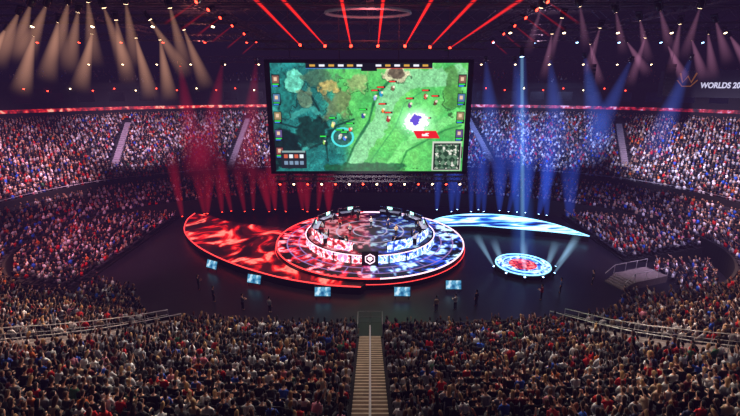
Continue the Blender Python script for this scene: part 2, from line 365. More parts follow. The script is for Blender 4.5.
def path_walk(pts, label, rl):
    mb = MB(); W = .75; cs = []
    for i, p in enumerate(pts):
        d = (pts[min(i+1, len(pts)-1)]-pts[max(i-1, 0)]); d.z = 0; d.normalize(); nrm = Vector((-d.y, d.x, 0))
        cs.append((p-nrm*W, p+nrm*W))
    for i in range(len(pts)-1):
        a, b = cs[i]; c, e = cs[i+1]; u = Vector((0, 0, .22)); l = Vector((0, 0, -.3))
        mb.add([a+u, b+u, e+u, c+u, a+l, b+l, e+l, c+l], [(0, 1, 2, 3), (4, 7, 6, 5), (0, 4, 5, 1), (1, 5, 6, 2), (2, 6, 7, 3), (3, 7, 4, 0)])
    tag(mb.build('walkway', M['walk']), label, 'walkway')
    for side in (0, 1):
        r = empty('walkway_railing', cs[0][side]); tag(r, rl % ('far' if cs[2][side].y > cs[2][1-side].y else 'near'), 'railing')
        o0 = cs[0][side]; line = [c[side] for c in cs]
        mb = MB(); mb.tube([p-o0+Vector((0, 0, 1.15)) for p in line], .035, 6); mb.tube([p-o0+Vector((0, 0, .7)) for p in line], .02, 6); mb.build('rail', M['rail'], r)
        for i in range(len(line)-1):
            for q in range(3):
                p = line[i].lerp(line[i+1], q/3)-o0; mb = MB(); mb.tube([p+Vector((0, 0, .1)), p+Vector((0, 0, 1.15))], .025, 6); mb.build('post', M['rail'], r)
path_walk(walkL, 'pale walkway curving through the crowd at lower left', 'metal railing on the %s side of the left walkway')
path_walk(walkR, 'pale walkway curving through the crowd at lower right', 'metal railing on the %s side of the right walkway')
al = ['left of the big screen, in the back stand', 'right of the big screen, in the back stand', 'far left stand beside the corner', 'far right stand beside the corner',
      'in the back stand behind the stage, left one', 'in the back stand behind the stage, right one', 'leftmost in the side stand', 'rightmost in the side stand']
M['step2'] = mat('aisle_concrete', (.62, .57, .60), .85)
for a, l in zip(far_aisles, al):
    p0, p1 = Vector(a[0]), Vector(a[1]); L = (p1-p0).length; k = int(L/.85); mb = MB(); d = (p1-p0).normalized(); rz = math.atan2(d.y, d.x)-PI/2
    for i in range(k):
        c = p0+d*(.85*i+.42); dd_ = float(bowl_d(c.x, c.y))
        if dd_ > DT-.8 or dd_ < 8.9: continue
        z = bowl_z(c.x, c.y); mb.box((c.x, c.y, z+.02), (1.1, .85, .4), rz)
    tag(mb.build('stairs', M['step2']), 'narrow pale stairs '+l, 'stairs')
o = ring_arc('cross_aisle_wall', 8.1, 3.9, 5.7, R(-12), R(192), M['dark'], .2, 160); tag(o, 'low dark wall with a thin top rail running round behind the lower rows', 'wall')
mb = MB(); mb.tube([(x, y, 6.0) for x, y in ring_pts(8.2, 160, R(-12), R(192))], .05, 5); mb.build('top_rail', M['alu'], o)
# ------------------------------------------------------------------ crowd placement
Ppos = []; Pface = []; Prow = []; Pidx = []; Pside = []
for k in range(NR):
    d = ROW*k+.55; A = A0+d; th = np.linspace(-PI/2, PI/2, 3000); c, s = np.cos(th), np.sin(th); kk = (np.abs(c)**NN+np.abs(s)**NN)**(-1/NN)
    X = A*c*kk; Y = np.where(s > 0, BF+d, B0+d)*s*kk; L = np.concatenate([[0], np.cumsum(np.hypot(np.diff(X), np.diff(Y)))])
    sp = .54; ss = np.arange(1.4 if k < 3 else 1.2, L[-1]-.3, sp); x = np.interp(ss, L, X); y = np.interp(ss, L, Y); x2 = np.interp(ss+.1, L, X); y2 = np.interp(ss+.1, L, Y)
    tx, ty = x2-x, y2-y; nn = np.hypot(tx, ty)+1e-9; fx, fy = -ty/nn, tx/nn
    for side in (1, -1):
        Ppos.append(np.stack([x*side, y, np.full_like(x, Z0+RISE*k)], 1)); Pface.append(np.stack([fx*side, fy], 1))
        Prow.append(np.full(len(x), k)); Pidx.append(np.arange(1, len(x)+1)); Pside.append(np.full(len(x), side))
def addrow(pts, f, row):
    Ppos.append(pts); Pface.append(f); Prow.append(np.full(len(pts), row)); Pidx.append(np.zeros(len(pts), int)); Pside.append(np.zeros(len(pts), int))
for k in range(5):
    d = DT+2.5+k; pts = np.array(ring_pts(d, 300, R(-15), R(195))); q = rng.random(len(pts)) < .6; pts = pts[q]
    addrow(np.column_stack([pts, np.full(len(pts), 20.6+.5*(k+1))]), -pts/np.linalg.norm(pts, axis=1)[:, None], 90+k)
for side, ymin, lab in ((-1, -10.0, 'low black seating risers on the floor left of the red wing'), (1, -2.0, 'low black seating risers on the floor right of the blue wing')):
    mb = MB()
    for k in range(12):
        x0 = 31.4+.85*k; ys = np.linspace(ymin, 22, 400); ok = bowl_d(np.full(400, x0+.9), ys) < -.4
        if ok.sum() < 10: break
        yy = ys[ok]; y0, y1 = yy.min(), yy.max()
        h_ = .25+.16*k; mb.box((side*(x0+.425), (y0+y1)/2, h_/2), (.86, y1-y0, h_))
        py_ = np.arange(y0+.3, y1-.25, .53); py_ = py_[np.abs(py_-6) > .6]; pts = np.column_stack([np.full(len(py_), side*(x0+.5)), py_, np.full(len(py_), h_)])
        f = np.tile(np.array([[-side*.95, -.1]]), (len(py_), 1)); addrow(pts, f, 70+k)
    tag(mb.build('seating_riser', M['dark']), lab, 'riser')
acc = at_z(640, 276, .6)
for k in range(7):
    d = -1.4-.9*k; pts = np.array(ring_pts(d, 1400, -PI, 0)); sl_ = np.concatenate([[0], np.cumsum(np.linalg.norm(np.diff(pts, axis=0), axis=1))]); ss = np.arange(0, sl_[-1], .54); pts = np.column_stack([np.interp(ss, sl_, pts[:, 0]), np.interp(ss, sl_, pts[:, 1])])
    q = ((pts[:, 0] < -19.5-.9*k) & ((pts[:, 0] > -30.6) | (pts[:, 1] < -10.8))) | ((pts[:, 0] > 23.0+.6*k) & (pts[:, 1] < -3.2)); q &= np.hypot(pts[:, 0]-acc.x+1, pts[:, 1]-acc.y) > 4.3; pts = pts[q]
    to = np.array([[0, 3]])-pts; to /= np.linalg.norm(to, axis=1)[:, None]; addrow(np.column_stack([pts, np.zeros(len(pts))]), to, 60+k)
Ppos = np.concatenate(Ppos); Pface = np.concatenate(Pface); Prow = np.concatenate(Prow); Pidx = np.concatenate(Pidx); Pside = np.concatenate(Pside)
px, py, dep = proj(Ppos+np.array([0, 0, 1.0]))
keep = (px > -70) & (px < 810) & (py < 450) & (dep > 5)
XY = Ppos[:, :2]; dd = Prow*ROW
for w in (walkL, walkR):
    for i in range(len(w)-1): keep &= seg_dist(XY, w[i], w[i+1]) > 1.2
for a in far_aisles: keep &= (seg_dist(XY, a[0], a[1]) > 1.0) | (dd < 8.3)
keep &= ~((dd > 6.6) & (dd < 8.3) & (XY[:, 1] > -9))
keep &= rng.random(len(px)) < .94
Ppos, Pface, Prow, Pidx, Pside, px, py, dep = [a[keep] for a in (Ppos, Pface, Prow, Pidx, Pside, px, py, dep)]
inside = (px > 4) & (px < 736) & (py < 408) & (Prow < 50)
order = np.argsort(np.where(inside, dep, 1e9))[:300]
isind = np.zeros(len(px), bool); isind[order] = True
print('CROWD', len(px))
def seat_proto():
    mb = MB(); mb.tube([(-.2, .05, 0), (-.2, .0, .40), (.2, .0, .40), (.2, .05, 0)], .025, 6)
    for s in (-1, 1): mb.box((s*.24, .0, .6), (.035, .34, .04)); mb.tube([(s*.2, -.05, .4), (s*.24, -.1, .42), (s*.24, -.15, .6)], .018, 6)
    fr = mb.mesh('seat_frame', M['black'])
    mb = MB(); mb.rings([(0, .0, .37, .19, .2), (0, 0, .385, .215, .225), (0, 0, .41, .215, .225), (0, 0, .425, .19, .2)], 12); pan = mb.mesh('seat_pan', M['seat'], True)
    mb = MB(); mb.rings([(0, y, z, w, .03) for z, w, y in ((.42, .2, -.2), (.5, .215, -.215), (.75, .21, -.245), (.84, .17, -.255))], 12); bk = mb.mesh('backrest', M['seatback'], True)
    return fr, pan, bk
SF, SP, SB = seat_proto()
sidew = {1: 'right', -1: 'left'}
for i in order:
    rz = rz_to(Pface[i]) + random.uniform(-.15, .15); loc = Vector(Ppos[i]); pose = random.choices(['lap', 'lean', 'clap', 'one', 'raise'], [56, 24, 12, 5, 3])[0]
    hn, hc = random.choices(HAIR, [28, 28, 24, 14, 6])[0]; sn, scol, _ = random.choices(SHIRT, SW)[0]; lh = random.random() < .28
    s0 = Vector(loc); sz = rz_to(Pface[i])
    o = make_person(loc, rz, pose, lh, random.choice(SKIN), hc, scol, random.choice([(.1, .12, .2), (.08, .08, .09), (.25, .25, .3)]), False, random.uniform(.90, 1.02))
    tag(o, '%s-haired person in %s top, %s row up, %s seat %s of central stairs' % (hn, sn, nth(int(Prow[i])+1), nth(int(Pidx[i])), sidew[int(Pside[i])]), 'person', 'spectators in the near stand')
    r = bpy.data.objects.new('stadium_seat', SF); COL.objects.link(r); r.location = s0; r.rotation_euler = (0, 0, sz)
    for nm, me in (('seat_pan', SP), ('backrest', SB)):
        k = bpy.data.objects.new(nm, me); COL.objects.link(k); k.parent = r
    tag(r, 'dark folding seat, %s row up, %s %s of central stairs' % (nth(int(Prow[i])+1), nth(int(Pidx[i])), sidew[int(Pside[i])]), 'seat', 'stadium seats in the near stand')
def tmpl_mid(up, lh):
    mb = MB()
    mb.tag = 2; mb.rings([(0, 0, .46, .17, .13), (0, 0, .75, .17, .12), (0, 0, .93, .21, .125), (0, 0, 1.03, .1, .08)], 7)
    mb.tag = 0; mb.rings([(0, .01, 1.0, .05, .05), (0, .02, 1.14, .055, .07), (0, .015, 1.24, .077, .098), (0, .01, 1.33, .075, .095), (0, 0, 1.40, .035, .045)], 7)
    mb.tag = 1; mb.rings([(0, -.05, 1.02 if lh else 1.18, .075, .04), (0, -.02, 1.28, .09, .095), (0, -.01, 1.37, .08, .095), (0, -.01, 1.43, .03, .04)], 7)
    for s in (-1, 1):
        mb.tag = 2
        if up and (up > 1 or s > 0):
            mb.tube([(s*.19, 0, .95), (s*.3, .1, 1.1)], [.06, .05], 4); mb.tag = 0; mb.tube([(s*.3, .1, 1.1), (s*.27, .15, 1.42)], [.042, .035], 4)
        else:
            mb.tube([(s*.19, 0, .94), (s*.24, .05, .7)], [.06, .052], 4); mb.tag = 0; mb.tube([(s*.24, .05, .7), (s*.12, .3, .64)], [.042, .034], 4)
        mb.tag = 3; mb.tube([(s*.1, .02, .5), (s*.12, .42, .5), (s*.12, .42, .08)], [.09, .07, .055], 4)
    mb.tag = 4; mb.rings([(0, -.22, .42, .2, .03), (0, -.25, .84, .18, .03)], 6)
    return mb
def tmpl_far(up):
    mb = MB(); mb.tag = 2; mb.rings([(0, 0, .46, .2, .2), (0, 0, .9, .23, .13), (0, 0, 1.04, .08, .08)], 5)
    mb.tag = 0; mb.rings([(0, .02, 1.08, .06, .07), (0, .015, 1.25, .09, .1), (0, .01, 1.36, .07, .08)], 5)
    mb.tag = 1; mb.rings([(0, -.04, 1.2, .08, .06), (0, -.01, 1.34, .09, .1), (0, -.01, 1.42, .04, .05)], 4)
    if up: mb.tag = 0; mb.tube([(.2, 0, .95), (.28, .12, 1.4)], [.05, .04], 3, False)
    mb.tag = 3; mb.box((0, .25, .5), (.34, .45, .14))
    return mb
T = [tmpl_mid(0, 0), tmpl_mid(0, 1), tmpl_mid(1, 0), tmpl_mid(2, 0), tmpl_far(0), tmpl_far(1)]
shl = np.array([lin(s[1]) for s in SHIRT]); shw = np.array(SW)/sum(SW); skl = np.array([lin(s) for s in SKIN]); hal = np.array([lin(h[1]) for h in HAIR])
AV = []; AC = []; LV = []; LT = []; base = 0
idx = np.where(~isind)[0]; near = dep[idx] < 42
rr = rng.random(len(idx)); tid = np.where(near, np.select([rr < .64, rr < .87, rr < .95], [0, 1, 2], 3), np.where(rr < .9, 4, 5))
for t in range(6):
    ii = idx[tid == t]; mb = T[t]; V = np.array(mb.v, 'f'); tg = np.array(mb.t); N = len(ii)
    if not N: continue
    sc_ = rng.uniform(.84, 1.06, (N, 1)); ang = np.arctan2(-Pface[ii, 0], Pface[ii, 1]) + rng.uniform(-.45, .45, N); ca, sa = np.cos(ang)[:, None], np.sin(ang)[:, None]
    lean = rng.uniform(-.15, .65, (N, 1))*(V[:, 2] > .6)*(V[:, 2]-.6); side_ = rng.uniform(-.28, .28, (N, 1))*(V[:, 2] > .6)*(V[:, 2]-.6); vx = (V[None, :, 0]+side_)*sc_; vy = (V[None, :, 1]+lean)*sc_; vz = V[None, :, 2]*sc_
    jit = rng.uniform(-.07, .07, (N, 2))
    W = np.stack([vx*ca-vy*sa+Ppos[ii, 0:1]+jit[:, :1], vx*sa+vy*ca+Ppos[ii, 1:2]+jit[:, 1:], vz+Ppos[ii, 2:3]], 2)
    csh = shl[rng.choice(len(shl), N, p=shw)]; csk = skl[rng.integers(0, len(skl), N)]; cha = hal[rng.choice(5, N, p=[.28, .28, .24, .14, .06])]
    cp = np.tile(np.array([lin((.12, .12, .17))]), (N, 1)); cs_ = np.tile(np.array([lin((.13, .11, .13))]), (N, 1))
    pal = np.stack([csk, cha, csh, cp, cs_], 1)*rng.uniform(.5, 1.15, (N, 1, 1)); C4 = np.ones((N, len(V), 4), 'f'); C4[:, :, :3] = np.clip(pal, 0, 1)[:, tg, :]
    AV.append(W.reshape(-1, 3)); AC.append(C4.reshape(-1, 4))
    lens = np.array([len(f) for f in mb.f]); lv = np.array([v for f in mb.f for v in f])
    LV.append((lv[None, :] + (base + np.arange(N)*len(V))[:, None]).ravel()); LT.append(np.tile(lens, N)); base += N*len(V)
AV = np.concatenate(AV).astype('f'); AC = np.concatenate(AC); LV = np.concatenate(LV).astype('i'); LT = np.concatenate(LT).astype('i')
me = bpy.data.meshes.new('crowd'); me.vertices.add(len(AV)); me.vertices.foreach_set('co', AV.ravel()); me.loops.add(len(LV)); me.loops.foreach_set('vertex_index', LV)
me.polygons.add(len(LT)); me.polygons.foreach_set('loop_start', np.concatenate([[0], np.cumsum(LT)[:-1]]).astype('i')); me.polygons.foreach_set('use_smooth', np.ones(len(LT), bool))
me.update(calc_edges=True); at = me.color_attributes.new('Col', 'FLOAT_COLOR', 'POINT'); at.data.foreach_set('color', AC.ravel()); me.materials.append(M['mass'])
o = bpy.data.objects.new('crowd', me); COL.objects.link(o); tag(o, 'thousands of seated spectators filling the stands all around the arena', 'crowd', kind='stuff')
# ------------------------------------------------------------------ noise for painted LED pictures
def vnoise(h, w, cell, seed):
    r = np.random.default_rng(seed); gh, gw = int(h/cell)+3, int(w/cell)+3; g = r.random((gh, gw)); y = np.arange(h)/cell; x = np.arange(w)/cell
    yi, xi = y.astype(int), x.astype(int); fy, fx = y-yi, x-xi; fy = fy*fy*(3-2*fy); fx = fx*fx*(3-2*fx)
    a = g[yi][:, xi]; b = g[yi][:, xi+1]; c = g[yi+1][:, xi]; d = g[yi+1][:, xi+1]
    return (a*(1-fx)+b*fx)*(1-fy)[:, None] + (c*(1-fx)+d*fx)*fy[:, None]
def fbm(h, w, cell, seed): return sum(vnoise(h, w, max(cell/2**k, 1.2), seed+k)*.5**k for k in range(4))/1.875
def linA(c):
    c = np.clip(c, 0, 1); return np.where(c <= .04045, c/12.92, ((c+.055)/1.055)**2.4)
# ------------------------------------------------------------------ big screen
SY = 3.0; sl, sr_ = at_y(273, 116, SY).x, at_y(465, 116, SY).x; zt, zb = at_y(369, 63, SY).z, at_y(369, 171, SY).z
SWd = sr_-sl; SH = zt-zb; scx = (sl+sr_)/2
h, w = 280, 500; V_, U_ = np.mgrid[0:h, 0:w]; u = U_/w; v = V_/h
n1 = fbm(h, w, 50, 1); n2 = fbm(h, w, 17, 9); n3 = fbm(h, w, 8, 33); n4 = fbm(h, w, 75, 55); n5 = fbm(h, w, 4, 77); ridge = 1-np.abs(fbm(h, w, 22, 101)*2-1)*5; ridge2 = np.abs(fbm(h, w, 12, 131)-.5)
teal = np.array([.04, .29, .30]); teal2 = np.array([.18, .60, .58]); grn = np.array([.20, .62, .31]); grn2 = np.array([.52, .90, .46])
sel = 1/(1+np.exp(-((u-.34-.10*(n4-.5)*2 - .14*(v-.5))*40)))
L_ = teal + (teal2-teal)*n2[..., None]; L_ = L_*(.5+.9*n1[..., None]); Rr = grn + (grn2-grn)*n1[..., None]; Rr = Rr*(.84+.3*n2[..., None])
L_ = L_*(1-.45*(ridge2 < .015))[..., None] + (.10*(ridge > .82))[..., None]*np.array([.6, 1, .9])
img = L_*(1-sel[..., None]) + Rr*sel[..., None]
def blob(cx, cy, rx, ry, col, soft=.25, amt=1, wob=.5, nz=None, edge=True):
    global img
    r = np.sqrt(((u-cx)/rx)**2+((v-cy)/ry)**2) + ((n2 if nz is None else nz)-.5)*wob*1.8; a = np.clip((1-r)/soft, 0, 1)[..., None]*amt; img = img*(1-a)+np.array(col)*(.62+.76*n3[..., None])*a
    if edge and rx > .03: ed = ((r > .93) & (r < 1.05) & (v > cy+.1*ry)); img[ed] *= .62
def stroke(pts, wid, col, amt=1, wob=.9):
    global img
    dm = np.full((h, w), 9.0)
    for (x0, y0), (x1, y1) in zip(pts[:-1], pts[1:]):
        X0, Y0, X1, Y1 = x0*1.78, y0, x1*1.78, y1; dx, dy = X1-X0, Y1-Y0; t = np.clip(((u*1.78-X0)*dx+(v-Y0)*dy)/(dx*dx+dy*dy), 0, 1); dm = np.minimum(dm, np.hypot(u*1.78-X0-t*dx, v-Y0-t*dy))
    a = np.clip((wid*(1+wob*(n2-.5))-dm)/.012, 0, 1)[..., None]*amt; img = img*(1-a)+np.array(col)*(.82+.36*n3[..., None])*a
stroke([(.40, 1.0), (.47, .75), (.56, .55), (.60, .3), (.70, .15), (.95, .1)], .085, (.54, .80, .60), .8)
stroke([(.60, 1.0), (.66, .8), (.76, .66), (.9, .52), (1.0, .46)], .05, (.50, .86, .50), .7)
stroke([(.36, 1.0), (.42, .75), (.50, .52), (.53, .3), (.62, .12)], .016, (.10, .38, .23), .85)
stroke([(.66, .98), (.70, .80), (.80, .70), (.90, .60), (.98, .56)], .014, (.14, .46, .23), .8)
stroke([(.50, .92), (.57, .74), (.64, .56), (.68, .36), (.78, .24)], .010, (.18, .52, .30), .7)
stroke([(.0, .42), (.10, .48), (.20, .38), (.26, .5), (.22, .7), (.1, .85)], .03, (.24, .62, .58), .8)
stroke([(.0, .52), (.12, .58), (.19, .5)], .012, (.04, .16, .17), .9); stroke([(.06, .05), (.1, .2), (.2, .28), (.24, .42)], .014, (.04, .17, .17), .9); stroke([(.28, .9), (.27, .7), (.33, .56), (.42, .5)], .014, (.05, .2, .18), .9)
blob(.07, .28, .06, .2, (.10, .42, .40), .15); blob(.12, .16, .05, .10, (.38, .76, .66), .15); blob(.2, .62, .10, .14, (.05, .22, .21), .15); blob(.04, .78, .1, .2, (.03, .14, .15), .15)
blob(.27, .12, .10, .08, (.30, .42, .32), .3, .7, 1.0); blob(.33, .38, .07, .15, (.44, .44, .30), .3, .7, 1.1); blob(.44, .16, .06, .09, (.64, .66, .44), .3, .7, 1.0); blob(.30, .2, .045, .07, (.78, .66, .38), .3, .75, 1.1)
blob(.64, .10, .075, .08, (.80, .76, .62), .15, .9, .7); blob(.64, .09, .045, .05, (.35, .30, .25), .15, .9); blob(.5, .96, .25, .05, (.08, .32, .19), .2, .8); blob(.93, .22, .05, .22, (.26, .48, .2), .2, .7)
blob(.17, .30, .04, .09, (.50, .54, .40), .15, .6, .9); blob(.36, .67, .06, .08, (.16, .34, .32), .2, .9, edge=False)
img *= (.82+.36*n5[..., None]); img[(ridge2 < .010) & (u > .36)] *= .86
ring = np.abs(np.sqrt(((u-.36)/.055)**2+((v-.67)/.085)**2)-1) < .10; img[ring] = (.3, .85, .85)
for (cx, cy, c) in ((.345, .66, (.8, .9, .9)), (.37, .68, (.3, .5, .9)), (.31, .55, (.9, .9, .5)), (.40, .6, (.9, .3, .2)), (.57, .42, (.9, .5, .2)), (.60, .5, (.7, .2, .2)), (.53, .3, (.6, .7, .9)), (.80, .55, (.9, .9, 1)), (.84, .35, (.4, .2, .15)), (.79, .30, (.8, .3, .25)), (.62, .22, (.5, .4, .3)), (.71, .37, (.35, .2, .4)), (.56, .27, (.15, .6, .8)), (.47, .47, (.2, .3, .6)), (.26, .72, (.5, .7, .3))):
    blob(cx, cy+.012, .013, .012, (.05, .14, .10), .2, .7, .3, n3); blob(cx, cy, .009, .026, c, .2, 1, .9, n3); blob(cx+.006, cy-.012, .007, .012, (.9, .85, .75), .2, 1, .6, n3)
    b_ = (np.abs(u-cx) < .022) & (np.abs(v-(cy-.06)) < .009); img[b_] = (.05, .08, .08); b_ = (np.abs(u-cx+.003) < .017) & (np.abs(v-(cy-.06)) < .005); img[b_] = (.2, .9, .3) if cx < .5 else (.95, .25, .2)
glow = np.exp(-(((u-.745)/.09)**2+((v-.52)/.13)**2)*1.6)[..., None]; img = img*(1-glow*.6)+np.array([.85, 1, .95])*glow
core = (((u-.745)/.07)**2+((v-.53)/.11)**2+(n3-.5)*1.2) < .7; img[core] = (1, 1, 1)
sp_ = (((u-.74)/.035)**2+((v-.50)/.055)**2+(n3-.5)*3.2) < .55; img[sp_] = (.38, .30, .78)
def rect(x0, y0, x1, y1, c): img[(u >= x0) & (u < x1) & (v >= y0) & (v < y1)] = c
rect(.18, 0, .82, .045, (.05, .08, .10)); rect(.46, 0, .54, .07, (.04, .05, .08)); rect(.18, .043, .46, .05, (.3, .5, .9)); rect(.54, .043, .82, .05, (.9, .25, .2))
for k in range(13):
    if k != 6: rect(.20+.0475*k, .012, .228+.0475*k, .032, (.9, .9, .95) if k % 2 else (.8, .6, .25))
for s in range(5):
    y = .10+.165*s
    for x0 in (.004, .954):
        rect(x0, y, x0+.042, y+.11, (.05, .08, .1)); rect(x0+.004, y+.008, x0+.038, y+.075, [(.5, .35, .3), (.3, .45, .6), (.55, .5, .35), (.35, .3, .5), (.5, .25, .25)][s]); rect(x0+.012, y+.022, x0+.028, y+.055, (.85, .72, .6)); rect(x0+.004, y+.082, x0+.036, y+.092, (.2, .85, .3)); rect(x0+.004, y+.096, x0+.030, y+.104, (.25, .5, .95))
rect(.03, .80, .165, .97, (.10, .13, .16)); rect(.035, .80, .16, .815, (.5, .6, .6))
for k in range(4): rect(.045+.028*k, .835, .065+.028*k, .87, (.85, .88, .9) if k % 2 else (.75, .35, .25))
for k in range(4): rect(.045+.028*k, .9, .065+.028*k, .935, (.45, .55, .65))
rect(.835, .71, .99, .99, (.75, .78, .72)); mm = (u > .842) & (u < .985) & (v > .725) & (v < .985); img[mm] = (.05, .08, .07)
mi = (u > .85) & (u < .978) & (v > .74) & (v < .972); pat = (np.sin((u-v*.56)*95) > .2) ^ (np.sin((u+v*.56)*95) > .3); img[mi] = np.where(pat[mi][:, None], np.array([.35, .48, .38]), np.array([.12, .24, .16]))
img[mi & (n3 > .64)] = (.85, .85, .8)
rr_ = (np.abs(u-.80-(v-.64)*.3) < .06) & (np.abs(v-.645) < .035); img[rr_] = (.85, .10, .14)
img[(np.abs(u-.80) < .035) & (np.abs(v-.645) < .014) & (n3 > .48)] = (1, .9, .9)
scr = empty('hanging_video_screen', (scx, SY, zb)); tag(scr, 'giant hanging video screen showing a green game map above the stage', 'screen')
xs = np.linspace(-SWd/2, SWd/2, w); zs = np.linspace(SH, 0, h)
vs = np.stack([np.tile(xs, h), np.zeros(w*h), np.repeat(zs, w)], 1); ii = np.arange(w*h).reshape(h, w)
me = bpy.data.meshes.new('display'); me.from_pydata(vs.tolist(), [], np.stack([ii[:-1, :-1], ii[1:, :-1], ii[1:, 1:], ii[:-1, 1:]], 2).reshape(-1, 4).tolist())
at = me.color_attributes.new('Col', 'FLOAT_COLOR', 'POINT'); c4 = np.ones((h*w, 4), 'f'); c4[:, :3] = linA(img).reshape(-1, 3); at.data.foreach_set('color', c4.ravel()); me.materials.append(M['screen'])
mb = MB(); mb.box((0, .45, SH/2), (SWd+.1, .8, SH+.1)); cab = mb.build('cabinet', M['black'], scr)
o = bpy.data.objects.new('display', me); COL.objects.link(o); o.parent = cab; tag(o, 'glowing picture of a green and teal game map with a small inset map')
mb = MB()
for s in (-1, 1): mb.box((s*(SWd/2+.3), .2, SH/2), (.6, 1.1, SH+.6))
mb.box((0, .2, SH+.2), (SWd+1.2, 1.1, .4)); mb.box((0, .2, -.15), (SWd+1.2, 1.1, .3)); mb.build('frame', M['dark'], scr)
for s in (-.8, -.3, .3, .8):
    mb = MB(); mb.tube([(s*SWd/2, .4, SH+.5), (s*SWd/2, .4, 33-zb)], .05, 6); mb.build('hoist_cable', M['steel'], scr)
# ------------------------------------------------------------------ trusses
def truss(p0, p1, w=.5, label='', name='lighting_truss', m='steel', r=.045, group=None):
    p0 = Vector(p0); p1 = Vector(p1); d = p1-p0; L = d.length; d.normalize(); up = Vector((0, 0, 1)); sd = d.cross(up).normalized(); mb = MB()
    cs = [(sd*a+up*b)*w/2 for a, b in ((-1, -1), (1, -1), (1, 1), (-1, 1))]
    for c in cs: mb.tube([c, c+d*L], r, 4, False)
    n = max(2, int(L/w/1.3))
    for i in range(n):
        a = d*(L*i/n); b = d*(L*(i+1)/n)
        for j in range(4):
            c, e = cs[j], cs[(j+1) % 4]; mb.tube([a+c, b+e] if i % 2 else [a+e, b+c], r*.6, 3, False)
    o = mb.build(name, M[m], loc=p0); tag(o, label, 'truss', group); return o
truss((-13.5, 1.5, 25.4), (13.5, 1.5, 25.4), .9, 'long steel truss just above the front of the video screen', r=.06)
truss((-13.5, 6.5, 25.8), (13.5, 6.5, 25.8), .8, 'steel truss above the back of the video screen')
truss((-13.5, 1.5, 26.8), (-13.5, 14, 26.8), .7, 'steel truss running back above the left end of the screen')
truss((13.5, 1.5, 26.8), (13.5, 14, 26.8), .7, 'steel truss running back above the right end of the screen')
truss((-12, 2.2, zb-.85), (12, 2.2, zb-.85), .6, 'slim lighting truss hanging just under the video screen', m='steel', r=.06)
truss((-52, 2, 28.2), (-16, 2, 28.2), .8, 'steel truss with warm lamps over the left stand', r=.07)
truss((16, 8, 28.2), (60, 8, 28.2), .8, 'steel truss with lamps over the right stand', r=.07)
truss((-60, 24, 28.5), (-15, 24, 28.5), .9, 'second steel truss farther back over the left stand', r=.09)
truss((15, 24, 28.5), (60, 24, 28.5), .9, 'second steel truss farther back over the right stand', r=.09)
truss((-16, 2, 28.2), (-16, 40, 28.2), .8, 'steel truss running back left of the screen')
truss((16, 2, 28.2), (16, 40, 28.2), .8, 'steel truss running back right of the screen')
truss((-30, -8, 28.6), (30, -8, 28.6), .9, 'wide steel truss crossing nearest to the viewer')
truss((-58, 40, 26.0), (-14, 40, 26.0), 1.1, 'low steel truss over the rows at the back left', r=.1)
truss((14, 40, 26.0), (58, 40, 26.0), 1.1, 'low steel truss over the rows at the back right', r=.1)
for k, y in enumerate((-8, 6, 20, 34, 48)):
    hx_ = 72 if y < 30 else (60 if y < 40 else 44)
    truss((-hx_, y, 31.2), (hx_, y, 31.2), 2.0, '%s deep roof girder counted from the front' % nth(k+1), 'roof_girder', 'steel', .12)
for k, x in enumerate((-56, -38, -20, 0, 20, 38, 56)):
    ye = 54 if abs(x) < 30 else 44 if abs(x) < 50 else 36
    truss((x, -12, 30.0), (x, ye, 30.0), .7, '%s lengthwise roof purlin counted from the left' % nth(k+1), 'roof_purlin', 'steel', .07)
# ------------------------------------------------------------------ spotlights with beams
BM = dict(warm=mat_beam('beam_warm', (1, .72, .58), .36, 1.3), red=mat_beam('beam_red', (1, .14, .08), 3.0, .5, .3), redt=mat_beam('beam_red_thin', (1, .10, .06), 1.2, .8, .3), blue=mat_beam('beam_blue', (.6, .85, 1), .50, .3, .7),
          blueo=mat_beam('beam_blue_outer', (.25, .5, 1), .08, .3, .33),
          redc=mat_beam('curtain_red', (1, .10, .26), .12, .8, .3), bluec=mat_beam('curtain_blue', (.22, .40, 1), .14, .7, .3), soft=mat_beam('beam_soft_blue', (.32, .48, 1), .07, .7, .1), softr=mat_beam('beam_soft_red', (1, .12, .32), .05, .7, .1), pink=mat_beam('beam_pink', (.95, .62, .80), .28, 1.4), wb=mat_beam('beam_pale', (.65, .85, 1), .8, 1.0, .2))
def spot(loc, tgt, L, r0, r1, beam, lamp, label, group, size=1.0):
    loc = Vector(loc); d = (Vector(tgt)-loc).normalized(); e = empty('moving_head_light', loc); e.rotation_mode = 'QUATERNION'; e.rotation_quaternion = (-d).to_track_quat('Z', 'Y')
    tag(e, label, 'stage light', group); s = size
    mb = MB(); mb.rings([(0, 0, .1*s, .12*s, .12*s), (0, 0, .02*s, .17*s, .17*s), (0, 0, .3*s, .17*s, .17*s), (0, 0, .5*s, .12*s, .12*s)], 10); hs = mb.build('housing', M['black'], e, True)
    mb = MB(); mb.box((.21*s, 0, .35*s), (.04*s, .1*s, .5*s)); mb.box((-.21*s, 0, .35*s), (.04*s, .1*s, .5*s)); mb.box((0, 0, .62*s), (.46*s, .18*s, .08*s)); mb.build('yoke', M['black'], e)
    mb = MB(); mb.rings([(0, 0, .0, .13*s, .13*s), (0, 0, .02*s, .15*s, .15*s)], 12); mb.build('lens', M[lamp], hs)
    if beam:
        mb = MB(); mb.rings([(0, 0, -.02-L, r1, r1), (0, 0, -.02, r0, r0)], 16); mb.build('light_beam', BM[beam], e, True)
    return e
LW = [(18, 14, 2, 50), (46, 6, 30, 45), (58, 22, 50, 62), (78, 12, 70, 60), (104, 8, 118, 46), (126, 4, 132, 40), (150, 20, 170, 50), (170, 8, 180, 45), (5, 30, -10, 55), (92, 34, 84, 70), (34, 36, 26, 70), (136, 38, 144, 70), (184, 30, 196, 60),
      (68, 4, 60, 40), (88, 2, 92, 40), (116, 20, 124, 60), (30, 6, 20, 40), (160, 40, 166, 76)]
